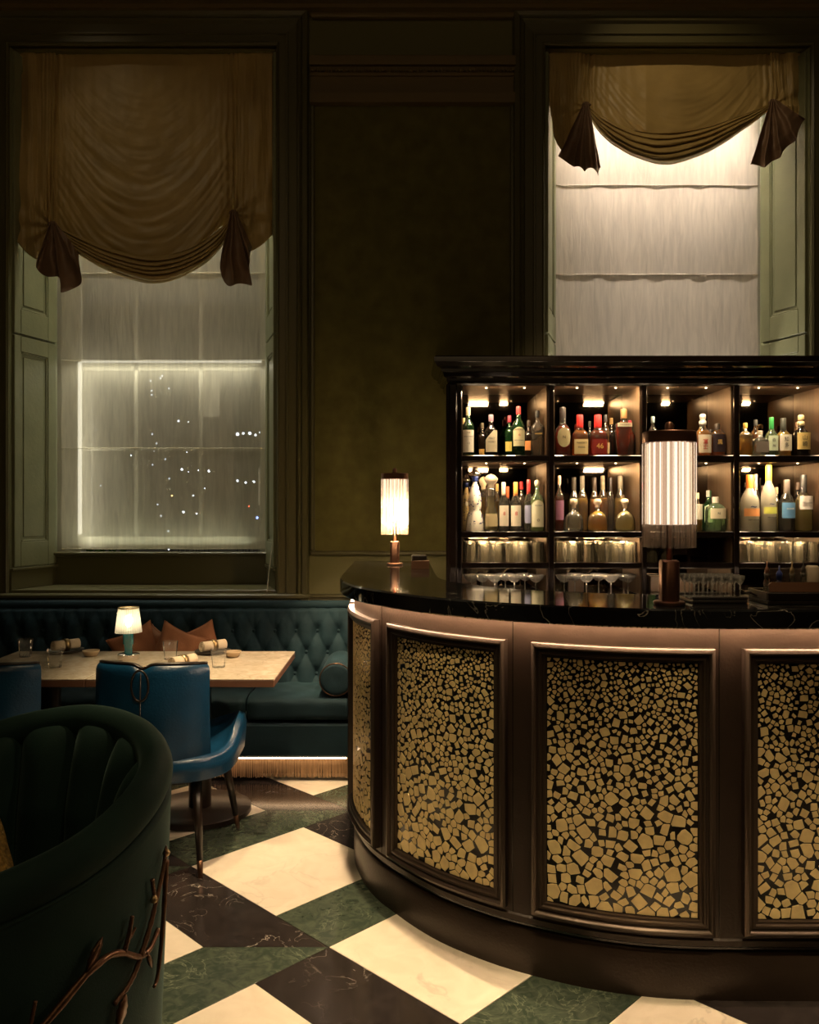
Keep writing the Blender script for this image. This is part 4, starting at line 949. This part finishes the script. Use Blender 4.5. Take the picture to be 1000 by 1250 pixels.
for (px, r, h, cm2, lab_, kind) in cb:
    Yc = 2.63; X = PX(px, Yc); base = 1.213
    if px == 926: X = cad.location.x-.078
    if px == 998: X = cad.location.x+.072
    B = thing('dasher_bottle', lab_, 'bottle', (X, Yc, base), 0, 'small bottles in the caddy')
    if kind == 2: pr = [(.7*r, 0), (r, .2*h), (r, .45*h), (.6*r, .68*h), (.3*r, .75*h), (.3*r, .85*h)]
    elif kind == 3: pr = [(.9*r, 0), (r, .03*h), (r, .9*h), (.8*r, .95*h)]
    else: pr = [(.9*r, 0), (r, .05*h), (.95*r, .3*h), (.6*r, .55*h), (.55*r, .8*h), (.75*r, .95*h)]
    MB().lathe(pr, n=16).obj('glass_body', blueg if kind == 2 else (paint((.5, .4, .28)) if kind == 3 else M['barglass']), B, smooth=True)
    if kind != 3: MB().lathe([(.45*r, .78*h), (.5*r, 1.05*h), (.3*r, 1.15*h), (.12*r, 1.2*h), (.1*r, 1.4*h)], n=12).obj('stopper', M[cm2], B, smooth=True)
scoop = MB().grid(lambda u, v: (lerp(-.028, .03, u), lerp(-.035, .035, v), .004+.03*(1-u)**1.2+.004*(2*v-1)**2), 10, 6).obj('metal_scoop', M['chrome'], None, (1.11+.028, 2.66, 1.2005), solid=.002, smooth=True)
tag(scoop, 'tilted grey metal scoop between glass tray and walnut caddy', 'scoop')
o = MB().bbox(-.04, .04, -.05, .05, 0, .055, .005).obj('napkin_box', M['plate'], None, (PX(540, 4.35), 4.35, 1.2005)); tag(o, 'small dark box on far bar top beside the cabinet', 'box')
o.location.x = .09
o = MB().prism([(-.045, -.03), (.045, -.03), (.045, .03)], 0, .04).obj('folded_menu', M['brown_edge'], None, (.09, 4.1, 1.2005)); tag(o, 'small copper-brown wedge-shaped holder in front of dark box', 'holder')

# ================================================================== BANQUETTE
BX0, BX1 = -3.4, -.285; BY = 4.48
bq = thing('banquette', 'long teal velvet banquette with deep-buttoned back and fringed foot under window', 'banquette', (0, 0, 0))
sx0, sx1 = BX0, BX1
def btuft(u, v):
    x = lerp(sx0, sx1, u); z = lerp(.45, .905, v)
    p = x/.13+z/.25; q = x/.13-z/.25
    zz = (z-.45)/.455; amp = .034 if zz < .82 else .034*max(0.0, (1-zz)/.18)**.5
    if zz > .62: # vertical pleats above the top button row
        t_ = (zz-.62)/.38; hgt = (1-t_)*math.sqrt(abs(sin(PI*p)*sin(PI*q)))+t_*abs(sin(PI*(x/.13+ .5*0)))**.5
    else: hgt = math.sqrt(abs(sin(PI*p)*sin(PI*q)))
    dp, dq = p-round(p), q-round(q); hgt = .42*hgt**.8+.58*(1-math.exp(-(dp*dp+dq*dq)*16))*(1 if zz < .75 else (1-(zz-.75)*1.6))+.035*nz(x*40, z*40, 3)
    y = lerp(4.955, 5.05, v)-amp*(hgt-.4)+(.06*max(0, v-.93)/.07)
    return (x, y, z+(.012*hgt if v > .95 else 0))
mb = MB().grid(btuft, 560, 60); mb.box(sx0, sx1, 5.08, 5.17, .1, .9)
mb.add([(sx0, 5.08, .9), (sx1, 5.08, .9), (sx1, 5.17, .9), (sx0, 5.17, .9)], [(0, 1, 2, 3)])
mb.obj('backrest', M['bluevel'], bq, smooth=True)
mb = MB().tube([(lerp(sx0, sx1, i/60), 5.09+.002*sin(i*2.1), .9) for i in range(61)], .032, 10); mb.obj('top_roll', M['bluevel'], bq, smooth=True)
# buttons
me = MB().lathe([(.012, 0), (.011, .005), (.005, .008)], n=8).mesh('button', M['bluevel'], True)
for r_ in range(1, 5):
    z = .375+.125*r_
    if z > .86 or z < .47: continue
    k0 = int(sx0/.13)-1
    for k_ in range(k0, 2):
        x = (k_+(0 if (round(z/.125) % 2 == 0) else .5))*.13
        if -2.6 < x < sx1-.02:
            v = (z-.45)/.455; o = bpy.data.objects.new('button', me); C.objects.link(o); o.parent = bq; o.location = (x, lerp(4.955, 5.05, v)+.012, z); o.rotation_euler = (PI/2, 0, 0)
def cushion(x0, x1):
    def fn(u, v):   # closed rounded section swept in x; v round the section
        a = v*2*PI; e = 5; c_, s_ = cos(a), sin(a); q = (abs(c_)**e+abs(s_)**e)**(-1/e)
        x = lerp(x0, x1, u); endk = min(u, 1-u)*(x1-x0); k_ = 1 if endk > .02 else math.sqrt(max(0, 1-(1-endk/.02)**2))*.15+.85
        y = (BY+4.955)/2+ (4.955-BY)/2*c_*q*k_; z = .397+.07*s_*q*k_
        if s_ > 0: z += .004*sin(x*37+y*11)*sin(y*29)
        return (x, y, z)
    return MB().grid(fn, 60, 48, cv=True)
xsn = [BX0, -2.1, -.86, BX1]
for i in range(3): 
    mb = cushion(xsn[i]+.003, xsn[i+1]-.003); n_ = 60
    mb.f.append(tuple(range(0, 48*60, 60))[::-1]); mb.f.append(tuple(range(59, 48*60, 60))); mb.m += [0, 0]
    mb.obj('seat_cushion', M['bluevel'], bq, smooth=True)
MB().bbox(BX0, BX1, BY+.006, 4.98, .134, .322, .012).obj('seat_base', M['bluevel'], bq)
MB().box(BX0, BX1, BY+.16, 5.1, 0, .134).obj('plinth', M['darkwood'], bq)
MB().box(BX0, BX1-.01, BY+.034, BY+.042, .120, .134).obj('fringe_band', M['fringe'], bq)
mb = MB(); x = BX0
rnd = random.Random(3)
while x < BX1-.01:
    d = rnd.uniform(-.003, .003); mb.tube([(x, BY+.034, .122), (x+d*.5, BY+.031+abs(d), .07), (x+d, BY+.032+d, .022+rnd.uniform(-.004, .004))], [.0022, .003, .0026], 4); x += .0062
tag(mb.obj('fringe', M['fringe'], bq), kind='stuff')
MB().box(BX0+.05, BX1-.02, BY+.012, BY+.020, .129, .1335).obj('led_strip', M['ledf'], bq)
# bolster
bo = thing('bolster', 'teal velvet bolster with copper piping at right end of banquette', 'bolster', (PX(414, 4.52)+0, 4.5, .468+.092))
bo.location.x = -.365
MB().add([(v[0], v[2], -v[1]) for v in MB().lathe([(.02, 0), (.07, -.006), (.086, .0), (.092, .02), (.092, .40), (.086, .42), (.02, .425)], n=36).v], MB().lathe([(.02, 0)]*7, n=36).f).obj('cushion_body', M['bluevel'], bo, smooth=True)
MB().tube([(.089*cos(i*PI/18), .003, .089*sin(i*PI/18)) for i in range(36)], .0035, 6, closed=True).obj('piping', M['bronze'], bo, smooth=True)

def pillow(px, py, Y, size, rot, m, label, tilt=.2, yaw=0, z=None, name='scatter_cushion', w=1.0):
    o_ = MB()
    def fn(u, v, s=1):
        a, b = 2*u-1, 2*v-1; k_ = (1-a*a)*(1-b*b); pin = 1-.13*(1-a*a)*abs(b)**3; pin2 = 1-.13*(1-b*b)*abs(a)**3
        return (a*size*w/2*pin2, s*(.075*size/.4*k_**.42+.003*sin(a*9+b*5)*k_), b*size/2*pin)
    o_.grid(lambda u, v: fn(u, v, -1), 26, 26); o_.grid(lambda u, v: fn(u, v, 1), 26, 26)
    T = thing(name, label, 'cushion', P(px, py, Y))
    T.rotation_euler = (-tilt, rot, yaw)
    o_.obj('cushion_cover', m, T, smooth=True)
    ed = [fn(i/25, 0) for i in range(26)]+[fn(1, i/25) for i in range(26)]+[fn(1-i/25, 1) for i in range(26)]+[fn(0, 1-i/25) for i in range(26)]
    MB().tube(ed[::2], .003, 5, closed=True).obj('piping', m, T, smooth=True)
    return T
pillow(167, 796, 4.74, .275, -.42, M['rust'], 'rust velvet cushion behind the glowing table lamp', .2, .1)
pillow(190, 794, 4.84, .26, .1, M['rust'], 'narrow-looking rust velvet cushion turned edge-on right of lamp stem', .1, -1.0)
pillow(215, 796, 4.68, .275, .38, M['rust'], 'rust velvet cushion with its left corner raised, middle of banquette', .2, -.1)
pillow(242, 794, 4.80, .275, -.38, M['rust'], 'rust velvet cushion with its right corner raised, rightmost', .15, .1)

# ================================================================== TABLES
def table_(x0, x1, label):
    T = thing('dining_table', label, 'table', ((x0+x1)/2, 4.05, 0), 0, 'marble dining tables')
    w_ = (x1-x0)/2; y0, y1 = -.37, .35
    MB().bbox(-w_, w_, y0, y1, .729, .735, .002).obj('marble_top', M['table'], T)
    MB().bbox(-w_, w_, y0, y1, .697, .729, .003).obj('wooden_edge', M['brown_edge'], T)
    MB().lathe([(.24, 0), (.25, .004), (.25, .026), (.24, .032), (.05, .036)], n=44).obj('base_plate', M['darkwood'], T, ang=30)
    MB().lathe([(.055, .03), (.055, .68), (.16, .685), (.16, .697)], n=24).obj('pedestal', M['darkwood'], T, ang=30)
    return T
table_(-1.424, -.575, 'marble-topped dining table with wooden edge nearest the bar, lamp on it')
table_(-2.063, -1.427, 'marble-topped dining table running out of frame at far left')

def tumbler_(px, py, label):
    Y = .765/((py-VY)/1000); o = glassobj(wt, (PX(px, Y), Y, .7355), label, 'water tumblers on the tables', name='water_glass'); return o
wt = MB().lathe([(.028, 0), (.030, .002), (.030, .008), (.038, .09), (.0385, .0915), (.0375, .0915)], n=12, e=2.0, cap=False).lathe([(.027, .001), (.028, .007), (.026, .009)], n=12).mesh('glass_body', M['glass'], ang=25)
tumbler_(31, 802, 'water glass on far left table nearest the picture edge')
tumbler_(67, 815, 'water glass in front of the left napkin roll')
tumbler_(208, 805, 'water glass just right of the table lamp')
tumbler_(267, 815, 'water glass at right end of table beside blue chair')
def place(px, py, label, ang, plate=True):
    Y = .765/((py-VY)/1000); X = PX(px, Y)
    p = MB().lathe([(.05, 0), (.085, .006), (.095, .014), (.092, .015), (.08, .009), (.01, .006)], n=32).obj('side_plate', M['plate'], None, (X, Y, .7355), smooth=True); tag(p, 'round dark ceramic plate under '+label, 'plate', 'dark side plates')
    n_ = thing('napkin_roll', label, 'napkin', (X, Y, .7355+.0075+.03), ang)
    def sp(u, v):
        a = u*2*PI*2.6; r = .008+.0085*u*2.6*.98; return (lerp(-.07, .07, v)+.002*sin(a), r*cos(a), r*sin(a))
    MB().grid(sp, 60, 3).obj('linen_roll', M['napkin'], n_, smooth=True, solid=.003)
    MB().lathe([(.032, -.014), (.033, 0), (.032, .014)], n=24, cap=False).obj('napkin_band', M['brass'], n_, smooth=True, solid=.001).rotation_euler = (0, PI/2, 0)
    return X, Y
place(80, 796, 'rolled napkin with metal band on left table', .85)
place(260, 797, 'rolled napkin with metal band at back right of table', .8)
place(223, 817, 'rolled napkin with metal band just behind blue chair back', 1.0)
def bowl_(px, py, label):
    Y = .765/((py-VY)/1000)
    tag(MB().lathe([(.02, 0), (.03, .002), (.042, .022), (.045, .03), (.042, .03), (.036, .018), (.008, .01)], n=24).obj('small_bowl', M['bowl'], None, (PX(px, Y), Y, .7355), smooth=True), label, 'bowl', 'small tan bowls')
bowl_(186, 821, 'small tan bowl between table lamp and front napkin roll')
bowl_(284, 802, 'small tan bowl at right end beyond the water glass')
bowl_(111, 801, 'small tan bowl on left table behind the lamp')
# table lamp
Y = .765/.184; tl = thing('table_lamp', 'small glowing table lamp with ribbed glass shade and teal stem', 'lamp', (PX(157, Y), Y, .7355))
MB().lathe([(.052, 0), (.054, .004), (.054, .027), (.050, .030)], n=32).obj('base', M['chrome'], tl, ang=40)
MB().lathe([(.02, .029), (.019, .06), (.022, .075), (.026, .08), (.026, .15), (.02, .152)], n=20, e=3).obj('stem', M['tealglass'], tl, ang=40)
mb = MB()
mb.grid(lambda u, v: (lerp(.066, .05, v)*(1+.018*cos(u*2*PI*36))*cos(u*2*PI), lerp(.066, .05, v)*(1+.018*cos(u*2*PI*36))*sin(u*2*PI), lerp(.138, .262, v)+.0), 144, 20, cu=True)
mb.obj('lamp_shade', M['shadeglass'], tl, smooth=True)
MB().tube([(.05*cos(i*PI/18), .05*sin(i*PI/18), .262) for i in range(36)], .0035, 6, closed=True).obj('shade_rim', M['brass'], tl, smooth=True)
MB().lathe([(.004, .165), (.016, .18), (.019, .2), (.012, .22), (.003, .225)], n=14).obj('bulb', M['bulb'], tl, smooth=True)

# ================================================================== BLUE CHAIRS (local: back at -y, faces +y)
def blue_chair(label, x, y, rz):
    T = thing('dining_chair', label, 'chair', (x, y, 0), rz, 'blue leather dining chairs')
    R = .31
    def shell(u, v, out):
        a = lerp(-PI/2-.92, -PI/2+.92, u); rr = R-(0 if out else .05); 
        dip = .02*math.exp(-((u-.5)/.05)**2)
        ztop = .848-.012*abs(2*u-1)**2-dip; z = lerp(.40, ztop, v)
        fl = .012*sin(v*PI); return (rr*cos(a)*(1+.0*v)+0, rr*sin(a)+.03-(fl if out else 0)-.02*v, z)
    mb = MB()
    def sec(u, v):
        # closed rounded section: v in 0..1 goes outer-up, over the top, inner-down
        if v < .42: return Vector(shell(u, v/.42, True))
        if v < .58:
            k_ = (v-.42)/.16; a_ = Vector(shell(u, 1, True)); b_ = Vector(shell(u, 1, False)); return a_.lerp(b_, k_)+Vector((0, 0, .018*sin(k_*PI)))
        return Vector(shell(u, 1-(v-.58)/.42, False))
    mb.grid(sec, 44, 40); n0 = 44
    mb.f.append(tuple(i*n0 for i in range(40))); mb.f.append(tuple(i*n0+n0-1 for i in range(39, -1, -1))); mb.m += [0, 0]
    mb.obj('backrest', M['leather'], T, ang=50)
    MB().tube([Vector(sec(i/30, .5))+Vector((0, 0, .002)) for i in range(31)], .011, 8, flat=.6).obj('top_trim', M['darkwood'], T, smooth=True)
    yb = -R+.03-.02-.006
    MB().tube([Vector((.036*cos(q), yb-.004, .785+.062*sin(q))) for q in [i*PI/16 for i in range(32)]], .0045, 8, closed=True).obj('pull_ring', M['darkwood'], T, smooth=True)
    MB().tube([(0, yb+.006, .44), (0, yb-.002, .6), (0, yb+.004, .835)], .003, 6).obj('back_seam', M['darkwood'], T, smooth=True)
    # seat: saddle-shaped band, thick rim rising to the front sides
    def edge(a):
        c_, s_ = cos(a), sin(a); e = 2.6; q = (abs(c_)**e+abs(s_)**e)**(-1/e); return .315*c_*q, .30*s_*q+.02
    def rise(a):
        s_, c_ = sin(a), cos(a); return .125*max(0, abs(c_))**1.5*(1/(1+math.exp(-(s_+.05)*7)))
    def st(u, v):
        a = u*2*PI; ex, ey = edge(a); h = rise(a)
        # v: 0 bottom centre .. rim .. top centre
        pts = [(0, 0, .368), (.86, .86, .368+h*.3), (1.0, 1.0, .382+h*.42), (1.03, 1.03, .435+h*.95), (1.0, 1.0, .468+h), (.93, .93, .478+h), (.82, .82, .462+h*.6), (.5, .5, .452), (0, 0, .45)]
        n = len(pts)-1; x_ = v*n; i = min(int(x_), n-1); f = x_-i; p = [lerp(pts[i][k], pts[i+1][k], f) for k in range(3)]
        return (ex*p[0], ey*p[1], p[2])
    MB().grid(st, 56, 25, cu=True).obj('seat', M['leather'], T, ang=60)
    MB().lathe([(.21, .345), (.24, .35), (.25, .378), (.24, .392)], 0, .02, 0, 36).obj('seat_frame', M['darkwood'], T, ang=40)
    for (sx_, sy_) in ((-1, -1), (1, -1), (-1, 1), (1, 1)):
        top = Vector((.185*sx_, .02+.185*sy_, .37)); bot = Vector((.235*sx_, .0+.262*sy_, .012))
        lg = MB().tube([top, top.lerp(bot, .85)], [.023, .014], 8).obj('leg', M['darkwood'], T, smooth=True)
        MB().tube([top.lerp(bot, .85), bot-Vector((0, 0, .012))], [.0135, .0105], 8).obj('leg_tip', M['brass'] if False else M['bronze'], lg, smooth=True)
    return T
blue_chair('blue leather barrel chair with dark ring pull tucked at nearer table', -1.03, 3.61, -.09)
blue_chair('blue leather barrel chair cut by left picture edge at the far left table', -1.745, 3.6, -.03)

# ================================================================== GREEN VELVET ARMCHAIR
GCX, GCY = -1.1, 1.98
ga = thing('velvet_armchair', 'dark green velvet barrel armchair with bronze branch on its back', 'armchair', (0, 0, 0))
rimz = [(-130, .68), (-110, .7), (-90, .73), (-60, .77), (-30, .81), (0, .865), (20, .886), (45, .912), (70, .918), (90, .893), (105, .86), (125, .81), (140, .78)]
def rz_(deg):
    n_ = len(rimz); i = max([k for k in range(n_) if rimz[k][0] <= deg] or [0]); i = min(i, n_-2)
    f = (deg-rimz[i][0])/(rimz[i+1][0]-rimz[i][0]); f = max(0, min(1, f)); g4 = [rimz[max(i-1, 0)][1], rimz[i][1], rimz[i+1][1], rimz[min(i+2, n_-1)][1]]
    return .5*(2*g4[1]+(g4[2]-g4[0])*f+(2*g4[0]-5*g4[1]+4*g4[2]-g4[3])*f*f+(3*g4[1]-g4[0]-3*g4[2]+g4[3])*f**3)
def rz_old(deg):
    for i in range(len(rimz)-1):
        if deg <= rimz[i+1][0]:
            t = (deg-rimz[i][0])/(rimz[i+1][0]-rimz[i][0]); t = max(0, t); return lerp(rimz[i][1], rimz[i+1][1], t*t*(3-2*t)*.5+t*.5)
    return rimz[-1][1]
A0, A1 = -130, 140
def oR(z): return lerp(.485, .513, min(1, max(0, (z-.1)/.7)))
def outer(u, v):
    d = lerp(A0, A1, u); a = math.radians(d); z = lerp(.09, rz_(d)-.085, v); r = oR(z)
    return (GCX+r*cos(a), GCY+r*sin(a), z)
MB().grid(outer, 90, 30).obj('outer_back', M['greenvel'], ga, smooth=True, solid=.02)
def roll(u, v):
    d = lerp(A0, A1, u); a = math.radians(d); q = v*2*PI; zc = rz_(d)-.05
    endk = min(1, min(u, 1-u)/.03); endk = math.sqrt(max(.0, 1-(1-endk)**2))
    r = .483+.043*cos(q)*endk; z = zc+.05*sin(q)*endk
    return (GCX+r*cos(a), GCY+r*sin(a), z)
MB().grid(roll, 110, 20, cv=True).obj('rolled_rim', M['greenvel'], ga, smooth=True)
MB().tube([(GCX+.517*cos(math.radians(d)), GCY+.517*sin(math.radians(d)), rz_(d)-.09) for d in range(A0+1, A1, 4)], .0035, 6).obj('piping', M['greenvel'], ga, smooth=True)
def inner(u, v):
    d = lerp(A0+2, A1-2, u); n_ch = 12; ch = abs(sin(PI*n_ch*u))
    lean = (d+4*0)/1; a = math.radians(d)
    zt = rz_(d)-.035; z = lerp(.40, zt, v)
    r = lerp(.36, .465, v**.75)-.085*math.sqrt(ch)*math.sqrt(max(0, 1-v**9))*(.35+.65*min(1, v*2))+.012
    # channels fan: twist with height
    a2 = a+math.radians((v-1)*-14*sin(a)*0)
    return (GCX+r*cos(a2), GCY+r*sin(a2), z)
MB().grid(inner, 320, 36).obj('channelled_back', M['greenvel'], ga, smooth=True)
MB().lathe([(.30, .1), (.335, .12), (.34, .36), (.35, .40), (.345, .45), (.31, .475), (.1, .485)], GCX-.02, GCY, 0, 48, sx=1.05).obj('seat_cushion', M['greenvel'], ga, smooth=True)
MB().lathe([(.46, .06), (.475, .07), (.475, .12), (.46, .13)], GCX, GCY, 0, 48).obj('seat_base', M['darkwood'], ga, ang=40)
for d in (45, 135, 225, 315):
    a = math.radians(d); MB().tube([(GCX+.36*cos(a), GCY+.36*sin(a), .07), (GCX+.39*cos(a), GCY+.39*sin(a), .0)], [.022, .014], 8).obj('leg', M['darkwood'], ga, smooth=True)
def hit(px, py, off=.012):
    dx, dz = (px-VX)/1000, -(py-VY)/1000
    R = .5
    for _ in range(8):
        a = dx*dx+1; b = -2*(dx*GCX+GCY); c = GCX**2+GCY**2-(R+off)**2; D = b*b-4*a*c
        Yh = (-b-math.sqrt(D))/(2*a) if D > 0 else -b/(2*a)
        z = H+dz*Yh; R = oR(z)+.010
    p = Vector((dx*Yh, Yh, z))
    if D <= 0:
        c0 = Vector((GCX, GCY, z)); p = c0+(Vector((p.x, p.y, z))-c0).normalized()*(R+off)
    return p
def branch(pts, r, name='branch', n=18):
    w = [hit(*p) for p in pts]; path = [poly(w, i/n) for i in range(n+1)]
    rr = [lerp(r[0], r[1], i/n)*(1+.12*sin(i*2.3)) for i in range(n+1)]
    return path, rr
bt = thing('x'); bpy.data.objects.remove(bt)
first = None
for k_, (pts, r) in enumerate([
    ([(40, 1266), (54.7, 1250), (80, 1220), (104, 1191), (125, 1172), (138, 1164.5), (151.6, 1163.5), (163, 1167), (171.6, 1168), (182, 1159.7), (190, 1143), (193.4, 1134)], (.0085, .006)),
    ([(171.6, 1168), (180, 1141.6), (186, 1120), (189.6, 1103.6), (197, 1073), (203, 1039)], (.0065, .005)),
    ([(151.6, 1163), (157.3, 1141.6), (161.5, 1118)], (.006, .0045)), ([(155, 1149), (160, 1143), (165.3, 1132)], (.004, .003)),
    ([(171, 1170), (163, 1191), (153.5, 1208), (139.3, 1226)], (.006, .0055)),
    ([(186, 1074), (187.5, 1086), (190, 1099)], (.0055, .0045)),
    ([(203, 1050), (201.5, 1085), (198, 1140), (192.5, 1191), (188, 1205)], (.007, .004)),
    ([(43.3, 1222), (40, 1238), (35, 1262)], (.004, .0045)),
    ([(106, 1188), (113, 1175), (119, 1160)], (.0025, .0015))]):
    path, rr = branch(pts, r)
    o = MB().tube(path, rr, 8).obj('bronze_branch', M['bronze'], ga, smooth=True)
def leaf(p0, p1, wpx):
    mb = MB(); n = 10; vs = []
    for i in range(n+1):
        t = i/n; x = lerp(p0[0], p1[0], t); y = lerp(p0[1], p1[1], t); ww = wpx*sin(PI*min(1, t*.98+.02))**.8*(1+.12*sin(i*2.6))
        dx, dy = p1[0]-p0[0], p1[1]-p0[1]; L_ = math.hypot(dx, dy); nx, ny = -dy/L_, dx/L_
        vs += [hit(x-nx*ww, y-ny*ww, .012), hit(x, y, .019), hit(x+nx*ww, y+ny*ww, .012)]
    mb.add(vs, [(i*3+j, i*3+j+1, i*3+j+4, i*3+j+3) for i in range(n) for j in (0, 1)])
    mb.obj('bronze_leaf', M['bronze'], ga, smooth=True, solid=.003)
leaf((106, 1186), (125, 1144), 5); leaf((153.5, 1214), (143, 1256), 5.5); leaf((180, 1163), (185, 1181), 2.8); leaf((202, 1048), (203, 1032), 2)
def knot(px, py):
    p = hit(px, py, .014); MB().lathe([(.002, -.009), (.008, -.005), (.0095, 0), (.007, .006), (.002, .01)], p.x, p.y, p.z, 8).obj('bronze_knot', M['brass'], ga, smooth=True)
knot(188, 1098); knot(203, 1041)
pillow(-38, 1075, 1.88, .30, .5, M['goldcloth'], 'gold woven cushion inside the green armchair', .35, -.9)
